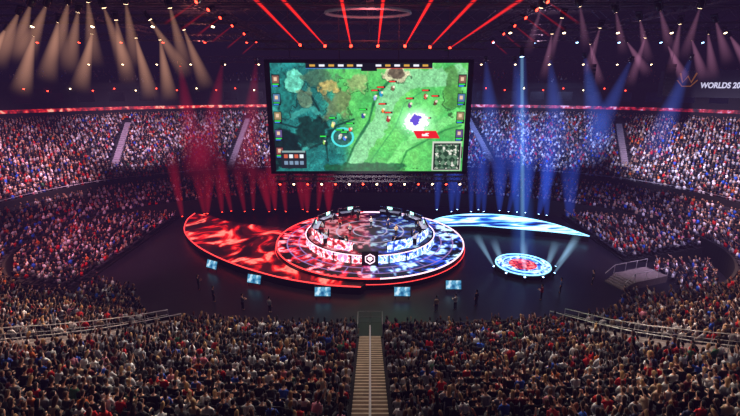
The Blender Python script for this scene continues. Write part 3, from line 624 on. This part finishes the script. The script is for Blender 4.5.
for k, (a, b, c, d_) in enumerate(sorted(LW)):
    p = at_z(a, b, 27.6); q = at_y(c, d_, p.y+1); s_ = (p-CAM).length/52; spot(p, q, 6.4*s_, .12, 1.1*s_, 'warm', 'lampw', '%s warm white stage light from the left, shining down over left stand' % nth(k+1), 'warm lights over the left stand', 1.4)
RW = [(541, 8, 530, 45), (562, 18, 552, 50), (600, 28, 592, 55), (627, 42, 640, 62), (645, 38, 636, 66), (668, 46, 680, 70), (692, 40, 700, 66), (716, 22, 726, 55), (730, 36, 745, 60), (580, 6, 585, 40), (660, 10, 668, 40), (700, 8, 690, 38),
      (552, 34, 545, 70), (590, 44, 598, 76), (616, 12, 622, 45), (640, 20, 646, 50), (680, 24, 674, 58), (708, 34, 712, 66)]
for k, (a, b, c, d_) in enumerate(sorted(RW)):
    p = at_z(a, b, 27.6); q = at_y(c, d_, p.y+1); s_ = (p-CAM).length/52; spot(p, q, 4.8*s_, .1, .68*s_, 'pink', 'lampw', '%s pale stage light from the right group over right stand' % nth(k+1), 'pale lights over the right stand', 1.4)
RB = [(300, 45, 248, -8), (325, 46, 276, -8), (351, 46, 340, -8), (378, 46, 384, -8), (405, 46, 436, -8), (430, 47, 482, -8), (450, 48, 532, -8)]
for k, (a, b, c, d_) in enumerate(RB):
    p = at_y(a, b, 2.0); q = at_y(c, d_, -10); spot(p, q, (q-p).length*1.05, .09, .24, 'red', 'lampr', '%s red beam light from the left on the truss above screen' % nth(k+1), 'red beam lights above the screen', 1.2)
for k in range(6):
    p = at_z(196+12*k, 2+8*k, 27.2); spot(p, p+Vector((-1.2, -2, -1.5)), 3.5, .05, .14, 'redt', 'lampr', '%s small red light in the row left of the screen top' % nth(k+1), 'small red lights left of the screen')
for k in range(6):
    p = at_z(548-11*k, 2+8*k, 27.2); spot(p, p+Vector((1.2, -2, -1.5)), 3.5, .05, .14, 'redt', 'lampr', '%s small red light in the row right of the screen top' % nth(k+1), 'small red lights right of the screen')
for k in range(36):
    left = k < 18; j = k if left else k-18; row = j % 3; x = (-18-2.3*j) if left else (18+2.3*j); y = (2 if left else 8, 24, 40)[row]; zz = (27.4, 27.7, 25.0)[row]
    spot((x, y, zz), (x*1.02, y-6, 14), 1, .1, .1, None, ('lampw', 'lampr', 'lampw')[j % 3] if left else ('lampw', 'lampb', 'lampw')[j % 3], '%s small lamp outward from the screen on the %s trusses' % (nth(j+1), 'left' if left else 'right'), 'small rig lamps on the trusses', 1.3)
sat = at_z(523, 262, .8)
bt = at_y(522, 57, sat.y+1.5); bl = (bt-Vector((sat.x, sat.y, .6))).length
e = spot(bt, (sat.x, sat.y, .6), bl, .20, .34, 'blue', 'lampb', 'high lamp casting one tall pale blue vertical beam on round side platform', None, 1.5)
mb = MB(); mb.rings([(0, 0, -bl, 1.7, 1.7), (0, 0, -.1, .45, .45)], 16); mb.build('outer_beam', BM['blueo'], e, True)
truss((bt.x-2.5, bt.y, bt.z+1.2), (bt.x+2.5, bt.y, bt.z+1.2), .5, 'short truss carrying the vertical blue beam lamp')
def behind(p):
    p.z = .56
    while float(bowl_d(p.x, p.y)) > -1.9: p.y -= .3
    return p
for k in range(14):
    x = 194+10.5*k+random.uniform(-4, 4); p = behind(at_z(x, 207+(k % 2)*2, 1.0)); spot(p, p+Vector((random.uniform(-.7, .7), 0, 5)), 6+5*random.random(), .3, random.uniform(.8, 1.8), 'redc', 'lampr', '%s red uplight from the left behind the red wing of stage' % nth(k+1), 'red uplights on the stage edge', .8)
for k in range(14):
    x = 440+9.5*k+random.uniform(-4, 4); p = behind(at_z(x, 207+(k % 2)*2, 1.0)); spot(p, p+Vector((random.uniform(-.8, .8), 0, 5)), 9+8*random.random(), .35, random.uniform(1.2, 2.4), 'bluec', 'lampb', '%s blue uplight from the left behind the blue wing of stage' % nth(k+1), 'blue uplights on the stage edge', .8)
for k in range(6):
    a = R(190+32*k); p = Vector((sat.x+3.7*math.cos(a), sat.y+3.7*math.sin(a), .56)); spot(p, p+Vector((math.cos(a)*1.1, math.sin(a)*.4+.2, 1.8)), 4.5, .12, .6, 'wb', 'lampb', '%s pale uplight from the left at rim of round side platform' % nth(k+1), 'uplights round the small platform', .8)
for k, (a, b, c, d_) in enumerate(((486, 62, 494, 160), (515, 62, 525, 160), (550, 60, 560, 160), (585, 58, 602, 150), (630, 62, 590, 150), (690, 60, 655, 150))):
    p = at_y(a, b, 12); q = at_y(c, d_, 20); spot(p, q, 18, .3, 3.0, 'soft', 'lampb', '%s blue wash light from the left above right half of hall' % nth(k+1), 'blue wash lights', 1.2)
for k, (a, b, c, d_) in enumerate(((256, 64, 246, 170), (222, 66, 204, 165), (180, 66, 196, 160))):  # red lamps added so their soft cones imitate haze on the left
    p = at_y(a, b, 12); q = at_y(c, d_, 18); spot(p, q, 19, .3, 3.0, 'softr', 'lampr', '%s added red wash light leftward from the screen over left half of hall' % nth(k+1), 'added red wash lights', 1.2)
for k in range(14):
    x = -11.4+22.8*k/13; spot((x, 1.9, zb-1.5), (x*1.1, -6, 6), 1, .1, .1, None, 'lampw' if k % 2 else 'lampr', '%s lamp from the left on the truss under the screen' % nth(k+1), 'lamps under the screen', .9)
# ------------------------------------------------------------------ stage
SR = 12.4; SZ = 1.2
stg = empty('round_main_stage', (0, 3, 0)); tag(stg, 'large round raised stage with glowing red and blue video floor', 'stage')
mb = MB(); mb.rings([(0, 0, 0, SR, SR), (0, 0, SZ, SR, SR)], 96); stb = mb.build('base', M['black'], stg)
def disc_obj(name, parent, R_, z, nr, na, seed, dim=1, rings_=True):
    rad = np.linspace(.02, R_, nr); an = np.linspace(0, 2*PI, na, endpoint=False); RR, TT = np.meshgrid(rad, an, indexing='ij'); X = RR*np.cos(TT); Y = RR*np.sin(TT)
    nzg = fbm(300, 300, 30, seed); nzf = fbm(300, 300, 9, seed+10); gi = np.clip(((X+13)/26*298).astype(int), 0, 298); gj = np.clip(((Y+13)/26*298).astype(int), 0, 298); N1 = nzg[gi, gj]; N2 = nzf[gi, gj]
    sd = 1/(1+np.exp(-X*1.3)); red = np.array([.90, .07, .14]); blu = np.array([.10, .28, .82]); colr = red*(1-sd[..., None])+blu*sd[..., None]
    colr = colr*(.15+1.2*np.clip((N2-.35)*2.6, 0, 1))[..., None]
    hi = np.clip((N2+N1*.5-.84)*9, 0, 1)[..., None]; colr = colr*(1-hi)+np.where(X[..., None] < 0, np.array([1, .65, .7]), np.array([.75, .92, 1]))*hi
    if rings_:
        for r_ in (9.4, 10.9): q = np.abs(RR-r_) < .07; colr[q] = (.55, .42, .65)
        q = (np.abs((TT*36/PI) % 2-1) < .08) & (RR > 9.4) & (RR < 10.9); colr[q] = (.45, .38, .62)
        q = (RR > 11.0) & (N2 < .5); colr[q] *= .3
    else:
        for r_ in (2.2, 4.4): q = np.abs(RR-r_) < .08; colr[q] = (.9, .85, 1)
    colr = colr*dim
    vs = np.stack([X, Y, np.full_like(X, z)], 2).reshape(-1, 3); ii = np.arange(nr*na).reshape(nr, na); i2 = np.roll(ii, -1, 1)
    me = bpy.data.meshes.new(name); me.from_pydata(vs.tolist(), [], np.stack([ii[:-1], ii[1:], i2[1:], i2[:-1]], 2).reshape(-1, 4).tolist())
    at = me.color_attributes.new('Col', 'FLOAT_COLOR', 'POINT'); c4 = np.ones((nr*na, 4), 'f'); c4[:, :3] = linA(colr).reshape(-1, 3); at.data.foreach_set('color', c4.ravel()); me.materials.append(M['disc'])
    o = bpy.data.objects.new(name, me); COL.objects.link(o); o.parent = parent; return o
disc_obj('video_floor', stg, SR-.25, SZ+.015, 90, 500, 3)
def arc_pts(r, z, a0, a1, n=90): return [(r*math.cos(a0+(a1-a0)*i/n), r*math.sin(a0+(a1-a0)*i/n), z) for i in range(n+1)]
mb = MB(); mb.tube(arc_pts(SR-.1, SZ+.05, R(95), R(275)), .08, 6); mb.build('rim_light', M['rimr'], stg, True)['label'] = 'glowing red edge strip'
mb = MB(); mb.tube(arc_pts(SR-.1, SZ+.05, R(-85), R(95)), .08, 6); mb.build('rim_light', M['rim'], stg, True)['label'] = 'glowing pink white edge strip'
mb = MB(); mb.tube(arc_pts(SR+.06, SZ-.55, R(150), R(390)), .04, 6); mb.build('skirt_light', M['rimr'], stb, True)['label'] = 'thin red line round the stage skirt'
M['ledred'] = mat_led('led_red', [(.42, (.05, .0, .015)), (.50, (.30, .01, .03)), (.56, (.9, .08, .09)), (.61, (1, .55, .48)), (.68, (.6, .06, .1))], .24, 1.35, 8, 1.2, (1, .8, 1))
M['ledblue'] = mat_led('led_blue', [(.38, (.02, .06, .28)), (.46, (.05, .28, .75)), (.51, (.35, .75, 1)), (.57, (.95, .99, 1)), (.68, (.3, .65, 1))], .35, 1.5, 6, .6, (.35, 1.5, 1), .25)
M['fred'] = mat_led('fascia_red', [(.38, (.55, .06, .12)), (.46, (.9, .3, .36)), (.52, (1, .94, .97)), (.60, (.8, .5, .7))], 1.6, 1.7, 3, 0)
M['fblue'] = mat_led('fascia_blue', [(.38, (.08, .18, .6)), (.46, (.35, .55, 1)), (.52, (.92, .97, 1)), (.60, (.45, .65, 1))], 1.6, 1.9, 3, 0)
inner = [(math.cos(R(a))*(SR+.15), 3+math.sin(R(a))*(SR+.15)) for a in range(-92, -206, -4)]
outerL = smooth_line([(-28.6, 15.6), (-28.4, 12), (-26.4, 6.5), (-22.4, 1), (-16.8, -4.0), (-10.5, -7.9), (-5, -9.9), (-1, -10.5)])
backL = smooth_line([(-12.8, 8.6), (-15.5, 9.4), (-19, 10.6), (-23, 12.4), (-26, 15.0)])
wingL = outerL + inner + backL
outerR = smooth_line([(9.6, 11.7), (12.0, 13.8), (17, 15.2), (23, 14.0), (27.6, 10.2), (30.4, 4.8)])
lowR = smooth_line([(30.4, 4.8), (26, 6.6), (21, 8.0), (16, 9.4), (11.4, 9.2)])
wingR = outerR + lowR[1:]
def wing(poly, edges, led, rim, label):
    cx = sum(p[0] for p in poly)/len(poly); cy = sum(p[1] for p in poly)/len(poly); e = empty('stage_wing', (cx, cy, 0)); tag(e, label, 'stage')
    sh = [(x-cx, y-cy) for x, y in poly]; mb = MB(); mb.prism(sh, 0, .85); mb.build('base', M['black'], e)
    mb = MB(); s2 = [(x*.985, y*.985) for x, y in sh]; mb.prism(s2, .85, .88); mb.build('video_floor', M[led], e)
    for edge in edges: mb = MB(); mb.tube([(x-cx, y-cy, .92) for x, y in edge], .07, 6); mb.build('rim_light', M[rim], e, True)
wing(wingL, [outerL], 'ledred', 'rimr', 'curved red glowing stage wing left of the round stage')
wing(wingR, [outerR, lowR], 'ledblue', 'rimb', 'bright blue crescent shaped stage wing right of the round stage')
e = empty('round_side_platform', (sat.x, sat.y, 0)); tag(e, 'small round glowing platform right of the stage under the blue beam', 'platform')
mb = MB(); mb.rings([(0, 0, 0, 3.3, 3.3), (0, 0, .5, 3.3, 3.3)], 48); mb.build('base', M['black'], e)
mb = MB(); mb.rings([(0, 0, .5, 3.1, 3.1), (0, 0, .52, 3.1, 3.1)], 48); mb.build('video_floor', mat_led('led_blue_fine', [(.36, (.02, .05, .25)), (.46, (.05, .25, .75)), (.54, (.3, .6, 1)), (.62, (.9, .95, 1))], 1.2, 1.4), e)
mb = MB(); mb.rings([(0, 0, .53, 1.6, 1.6), (0, 0, .56, 1.55, 1.55)], 40); o = mb.build('centre_disc', mat_led('led_red_fine', [(.4, (.3, .0, .05)), (.52, (.9, .08, .12)), (.62, (1, .6, .6))], 1.5, 1.5), e); o['label'] = 'red glowing centre'
mb = MB(); mb.tube(arc_pts(2.3, .56, 0, 2*PI), .07, 6); mb.build('ring_light', M['rimb'], e, True)
mb = MB(); mb.tube(arc_pts(3.1, .54, 0, 2*PI), .08, 6); mb.build('rim_light', M['rimb'], e, True)
# dais
DR = 8.5; DH = 1.1
da = empty('player_dais', (0, 3, SZ)); tag(da, 'raised round platform with lit side panels carrying the two rows of player desks', 'platform')
mb = MB(); mb.rings([(0, 0, 0, DR-.1, DR-.1), (0, 0, DH, DR-.1, DR-.1)], 72); dab = mb.build('base', M['dark'], da)
disc_obj('lit_floor', da, 8.2, DH+.03, 60, 300, 41, .7, False)
NP = 24
for i in range(NP):
    am = 2*PI*(i+.5)/NP; x = (DR-.05)*math.cos(am); y = (DR-.05)*math.sin(am)
    mb = MB(); mb.box((x, y, .55), (.08, 2.0, .95), am); mb.build('fascia_panel', M['fred'] if x < 0 else M['fblue'], dab)['label'] = 'red video panel' if x < 0 else 'blue video panel'
mb = MB(); mb.tube(arc_pts(DR, DH, 0, 2*PI), .05, 6); mb.build('edge_light', M['rim'], da)
e = empty('emblem_panel', (0, 3-DR-.25, SZ)); tag(e, 'dark panel with soft white hexagon emblem at the front centre of dais', 'panel')
mb = MB(); mb.box((0, 0, .85), (1.9, .2, 1.7)); mb.build('board', M['dark'], e)
mb = MB(); hx = [(.58*math.cos(R(60*i+30)), .58*math.sin(R(60*i+30))) for i in range(7)]
mb.tube([(x, -.14, .85+z) for x, z in hx], .06, 6); mb.rings([(0, -.13, .85-.28, .02, .03), (0, -.13, .85-.02, .30, .04), (0, -.13, .85+.26, .20, .03)], 8); mb.build('emblem', M['rim'], e)
DZ = SZ+DH+.03
def desk(loc, rz, side):
    e = empty('gaming_desk', loc, rz)
    mb = MB(); mb.box((0, 0, .74), (3.1, .8, .05)); mb.build('tabletop', M['pale'], e)
    mb = MB(); mb.box((0, .47, .62), (3.5, .03, 1.2)); mb.build('front_panel', M['fred'] if side < 0 else M['fblue'], e)
    mb = MB(); mb.box((0, .43, .62), (3.5, .05, 1.2)); mb.build('panel_back', M['dark'], e)
    for s in (-1, 1): mb = MB(); mb.box((s*1.38, 0, .36), (.06, .7, .72)); mb.build('leg', M['black'], e)
    return e
def monitor(loc, rz, m):
    e = empty('computer_monitor', loc, rz)
    mb = MB(); mb.rings([(0, 0, 0, .14, .1), (0, 0, .02, .13, .09)], 12); mb.tube([(0, 0, .02), (0, .02, .25)], .02, 6); mb.build('stand', M['black'], e)
    mb = MB(); mb.box((0, 0, .42), (.85, .04, .50)); cs = mb.build('casing', M['black'], e)
    mb = MB(); mb.box((0, -.024, .42), (.80, .01, .46)); mb.build('display', m, cs)
    return e
def gchair(loc, rz):
    e = empty('gaming_chair', loc, rz)
    mb = MB(); mb.rings([(0, 0, .40, .22, .22), (0, 0, .43, .26, .26), (0, 0, .48, .25, .25)], 12); mb.build('seat', M['seat'], e, True)
    mb = MB(); mb.rings([(0, -.22, .46, .22, .05), (0, -.25, .8, .25, .05), (0, -.28, 1.05, .19, .05), (0, -.29, 1.28, .13, .04)], 12); mb.build('backrest', M['black'], e, True)
    mb = MB(); mb.tube([(0, 0, .06), (0, 0, .4)], .03, 6)
    for k in range(5): a = R(72*k); mb.tube([(0, 0, .1), (.3*math.cos(a), .3*math.sin(a), .04)], .025, 6)
    mb.build('base', M['black'], e)
    for s in (-1, 1): mb = MB(); mb.box((s*.28, .02, .66), (.06, .28, .04)); mb.tube([(s*.28, 0, .42), (s*.28, 0, .65)], .02, 6); mb.build('armrest', M['black'], e)
    return e
M['mon'] = mat_led('monitor_picture', [(.35, (.15, .35, .4)), (.5, (.4, .8, .7)), (.62, (.9, 1, 1))], 6, 3, 3, 0)
pw = ['rearmost', 'second from the back', 'middle', 'second from the front', 'frontmost']
for side in (-1, 1):
    tc = 'red' if side < 0 else 'blue'; sdw = 'left' if side < 0 else 'right'
    for k in range(5):
        th = R(66-32*k) if side > 0 else R(114+32*k); f = Vector((math.cos(th), math.sin(th), 0)); rz = rz_to(f); c = Vector((0, 3, DZ))
        d = desk(c+f*7.1, rz, side); tag(d, '%s player desk in the %s %s team arc' % (pw[k], sdw, tc), 'desk', '%s team desks' % tc)
        m_ = monitor(c+f*7.2+Vector((0, 0, .768)), rz, M['mon']); tag(m_, 'computer monitor on the %s desk of the %s team arc' % (pw[k], sdw), 'monitor', '%s team monitors' % tc)
        ch = gchair(c+f*6.3, rz); tag(ch, 'black gaming chair at the %s desk of the %s team arc' % (pw[k], sdw), 'chair', '%s team chairs' % tc)
        o = make_person(c+f*6.33, rz, 'desk', False, random.choice(SKIN[:4]), (.07, .06, .06), (.92, .92, .92) if side < 0 else (.25, .28, .42), (.08, .08, .1), True, .97)
        tag(o, 'seated player in %s jersey at the %s desk, %s team arc' % ('white' if side < 0 else 'blue grey', pw[k], sdw), 'person', '%s team players' % tc)
def stander(px_, py_, z, look, pose, shirt, label, lh=False, hair=(.08, .07, .06), group=None):
    p = at_z(px_, py_, z); f = (Vector(look)-p); o = make_person(p, rz_to(f), pose, lh, random.choice(SKIN[:4]), hair, shirt, (.08, .08, .1), True, .97)
    tag(o, label, 'person', group); return o
for x, y, ps, c, l in ((358, 222, 'stand', (.08, .08, .1), 'person in black suit standing at the middle back of the dais'), (371, 228, 'work', (.9, .9, .9), 'person in white shirt standing near the middle of the dais'),
                       (340, 229, 'stand', (.7, .1, .12), 'person in red jacket standing behind the left team'), (388, 230, 'stand', (.2, .25, .5), 'person in navy jacket standing behind the right team'),
                       (350, 236, 'work', (.6, .6, .62), 'person in grey shirt standing in front left of the dais centre'), (396, 237, 'work', (.85, .75, .6), 'person in beige shirt standing in front right of the dais centre')):
    stander(x, y, DZ, (0, -50, 0), ps, c, l, group='people standing on the stage')
SF_ = [(199, 290, 'black shirt standing left of the stage beside the tilted monitors', (.08, .08, .09)), (214, 302, 'dark grey shirt standing on the floor at far left of stage front', (.25, .25, .27)),
       (243, 310, 'grey shirt standing on the floor below the second monitor', (.4, .4, .42)), (270, 313, 'white shirt standing on the dark floor left of the stairs', (.8, .8, .8)),
       (436, 312, 'beige shirt standing on the dark floor right of the stairs', (.7, .62, .5)), (476, 306, 'black shirt standing on the floor near the right monitor', (.09, .09, .1)),
       (541, 300, 'red shirt standing on the floor below the round side platform', (.7, .12, .12)), (592, 285, 'dark shirt standing beside the grey ramp at right', (.15, .15, .2)), (560, 293, 'light blue shirt standing on the floor near the right stand', (.45, .6, .8)), (455, 310, 'white top standing between two others right of stairs', (.85, .85, .85))]
for x, y, l, c in SF_: stander(x, y, 0, (0, 3, 0), 'work' if x % 2 else 'stand', c, 'person in '+l, group='crew on the event floor')
for k, (x, y, nm) in enumerate(((213, 271, 'leftmost'), (255, 286, 'second from left'), (323, 299, 'middle left'), (402, 299, 'middle right'), (453, 292, 'rightmost'))):
    p = at_z(x, y, 0); e = empty('floor_monitor', p, (-.5, -.3, 0, 0, 0)[k]); tag(e, '%s of the pale glowing monitors on the floor in front of stage' % nm, 'monitor', 'floor monitors before the stage')
    mb = MB(); mb.box((0, 0, .85), (1.75, .12, 1.05), 0, R(-20)); cs = mb.build('casing', M['black'], e)
    mb = MB(); mb.box((0, -.065, .87), (1.6, .02, .9), 0, R(-20)); mb.build('display', mat_led('feed%d' % k, [(.35, (.08, .35, .55)), (.5, (.35, .65, .8)), (.62, (.8, .93, 1))], 1.8, 1.0, 3, 0), cs)
    for s in (-1, 1): mb = MB(); mb.tube([(s*.7, -.1, .4), (s*.7, -.1, .0)], .03, 6); mb.tube([(s*.7, .1, .9), (s*.7, .6, .03)], .03, 6); mb.build('leg', M['black'], e)
for k, (x, l) in enumerate(((346, 'left'), (386, 'right'))):
    p = Vector(((x-366)*.07, -19.0, 0)); e = empty('broadcast_camera', p); tag(e, 'tripod video camera before the parapet, %s of the pair at the stairs' % l, 'camera')
    mb = MB()
    for q in range(3): a = R(90+120*q); mb.tube([(0, 0, 1.9), (.5*math.cos(a), .5*math.sin(a), .02)], .03, 6)
    mb.build('tripod', M['alu'], e)
    mb = MB(); mb.box((0, 0, 2.1), (.3, .6, .35)); mb.box((.05, -.1, 2.35), (.12, .3, .12)); cb = mb.build('camera_body', M['black'], e)
    mb = MB(); mb.tube([(0, .3, 2.1), (0, .65, 2.1)], [.09, .12], 12, False); mb.build('lens', M['black'], cb)
p = at_z(640, 276, .6); e = empty('access_stairs', (p.x, p.y, 0), .35); tag(e, 'grey access steps and landing on the dark floor right of the stage', 'stairs')
mb = MB(); mb.box((0, 0, .4), (5, 2.6, .8)); mb.build('landing', M['walk'], e)
mb = MB()
for i in range(4): mb.box((-2.65-.3*i, 0, (.7-.17*i)/2), (.3, 2.4, .7-.17*i))
mb.build('steps', M['walk'], e)
for s in (-1, 1):
    mb = MB(); mb.tube([(-3.8, s*1.25, 1.0), (-2.5, s*1.25, 1.8), (2.5, s*1.25, 1.8)], .035, 6)
    for xx in (-2.5, -.8, .9, 2.5): mb.tube([(xx, s*1.25, .8), (xx, s*1.25, 1.8)], .03, 6)
    mb.build('railing', M['rail'], e)
# ------------------------------------------------------------------ sign board
th_ = None; best = 1e9
for i in range(800):
    th = R(2)+R(60)*i/800; p = on_ring(DT, th); x_, y_, d_ = proj(np.array([p.x, p.y, 21.0]))
    if abs(x_-702) < best: best = abs(x_-702); th_ = th
p = on_ring(DT-.6, th_); a = on_ring(DT, th_-.01); b = on_ring(DT, th_+.01); t = (a-b).normalized()
rz = math.atan2(t.y, t.x)
bd = empty('sign_board', (p.x, p.y, 18.6), rz); tag(bd, 'dark wide banner with small white lettering and gold emblem, high at right', 'sign')
mb = MB(); mb.box((3, 0, 2.6), (20, .2, 5.0)); brd = mb.build('board', M['board'], bd)
cu = bpy.data.curves.new('lettering', 'FONT'); cu.body = 'WORLDS 2019'; cu.size = 1.4; cu.extrude = .03; cu.offset = .045; tmp = bpy.data.objects.new('tmp', cu); COL.objects.link(tmp)
dg = bpy.context.evaluated_depsgraph_get(); me = bpy.data.meshes.new_from_object(tmp.evaluated_get(dg)); bpy.data.objects.remove(tmp); me.materials.clear(); me.materials.append(M['white'])
for v_ in me.vertices: v_.co.x *= .78
o = bpy.data.objects.new('lettering', me); COL.objects.link(o); o.parent = brd; o.location = (0, -.16, 1.9); o.rotation_euler = (PI/2, 0, 0)
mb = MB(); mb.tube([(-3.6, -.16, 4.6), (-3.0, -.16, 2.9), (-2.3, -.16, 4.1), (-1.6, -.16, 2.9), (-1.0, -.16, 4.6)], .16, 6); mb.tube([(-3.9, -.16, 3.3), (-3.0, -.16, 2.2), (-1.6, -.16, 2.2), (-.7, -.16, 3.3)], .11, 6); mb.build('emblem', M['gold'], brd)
k = 0
for i in range(60):
    th = R(-5)+R(190)*i/59; p = on_ring(DT-.25, th); x_, y_, d_ = proj(np.array([p.x, p.y, 20.0]))
    if x_ < 0 or x_ > 740 or 262 < x_ < 475 or x_ > 640: continue
    k += 1; mb = MB(); mb.rings([(0, 0, -.12, .1, .1), (0, 0, 0, .16, .16), (0, 0, .1, .1, .1)], 8); o = mb.build('wall_lamp', M['lampr'] if i % 3 else M['lampw'], loc=(p.x, p.y, 19.9 + .4*(i % 2)))
    tag(o, '%s tiny %s lamp from the right along the gallery front' % (nth(k), 'red' if i % 3 else 'white'), 'lamp', 'tiny lamps along the gallery')
for x, y, l in ((592, 62, 'left'), (672, 62, 'right')):
    p = at_y(x, y, 22); e = empty('line_array_speaker', (p.x, p.y, 18)); tag(e, 'hanging column of black loudspeakers right of the screen, %s of the pair' % l, 'speaker')
    for q in range(8): mb = MB(); mb.box((0, -.04*q*q*.2, 6-.62*q), (1.3, .7, .56), 0, R(q*2)); mb.build('speaker_cabinet', M['black'], e)
    mb = MB(); mb.tube([(0, 0, 6.2), (0, 0, 12)], .04, 6); mb.build('chain', M['steel'], e)
mb = MB(); mb.tube([(4.6*math.cos(R(a)), 3.0*math.sin(R(a)), 0) for a in range(0, 361, 10)], .16, 6); p = at_z(368, 13, 28.5); o = mb.build('ceiling_hoop', M['hoop'], loc=p); tag(o, 'pale grey oval hoop hanging under the roof above the screen', 'hoop')
# ------------------------------------------------------------------ lights
def area(loc, tgt, col, e, sx, sy=None):
    l = bpy.data.lights.new('area', 'AREA'); l.shape = 'RECTANGLE'; l.size = sx; l.size_y = sy or sx; l.energy = e; l.color = col; o = bpy.data.objects.new('area_lamp', l); COL.objects.link(o)
    o.location = loc; o.rotation_euler = (Vector(tgt)-Vector(loc)).to_track_quat('-Z', 'Y').to_euler(); return o
def spotl(loc, tgt, col, e, ang, blend=.7, r=.5):
    l = bpy.data.lights.new('spot', 'SPOT'); l.energy = e; l.color = col; l.spot_size = R(ang); l.spot_blend = blend; l.shadow_soft_size = r; o = bpy.data.objects.new('spot_lamp', l); COL.objects.link(o)
    o.location = loc; o.rotation_euler = (Vector(tgt)-Vector(loc)).to_track_quat('-Z', 'Y').to_euler(); return o
area((0, -12, 26), (0, -32, 5), (1, .80, .70), 5000, 50, 3)
for x, tx, ty, c, e, an in ((-34, -42, -14, (1, .42, .34), 66000, 48), (-18, -26, -26, (1, .68, .54), 38000, 40), (-6, -10, -30, (1, .86, .74), 24000, 38), (8, 12, -30, (1, .84, .72), 24000, 38), (20, 27, -26, (1, .68, .56), 36000, 40), (34, 41, -14, (1, .58, .50), 56000, 48)):
    spotl((x, -6, 26), (tx, ty, 5), c, e, an, .9)
spotl((-30, 5, 26), (-57, 14, 10), (1, .48, .66), 72000, 54, .9); spotl((-34, 8, 26), (-48, 36, 10), (.95, .60, .95), 56000, 48, .9); spotl((-14, 10, 26), (-24, 46, 10), (.75, .62, 1), 56000, 46, .9)
spotl((14, 10, 26), (16, 46, 10), (.22, .38, 1), 115000, 48, .9); spotl((26, 8, 26), (38, 40, 10), (.38, .48, 1), 90000, 46, .9); spotl((34, 6, 26), (57, 22, 9), (.78, .66, 1), 76000, 56, .9); spotl((34, 0, 26), (53, 2, 6), (1, .62, .80), 50000, 54, .9)
spotl((0, -10, 27), (0, 3, 2), (1, .92, .97), 60000, 34)
spotl((-30, -14, 27), (-34, 2, 0), (.95, .28, .50), 36000, 56, .9); spotl((30, -14, 27), (35, 2, 0), (.75, .55, 1), 40000, 52, .9)
spotl((-30, 30, 26.5), (-30, 22, 33), (1, .25, .2), 3000, 150); spotl((30, 30, 26.5), (30, 22, 33), (.7, .4, .6), 2500, 150); spotl((0, -4, 26.5), (0, 0, 33), (1, .15, .15), 2500, 150)
W_ = bpy.data.worlds.new('world'); sc.world = W_; W_.use_nodes = True; n = W_.node_tree; n.nodes['Background'].inputs[0].default_value = (.03, .025, .05, 1); n.nodes['Background'].inputs[1].default_value = .3
em = n.nodes.new('ShaderNodeEmission'); em.inputs[0].default_value = (.42, .20, .75, 1); em.inputs[1].default_value = .00034  # faint violet emission through the air imitates lit haze
n.links.new(em.outputs[0], n.nodes['World Output'].inputs['Volume'])
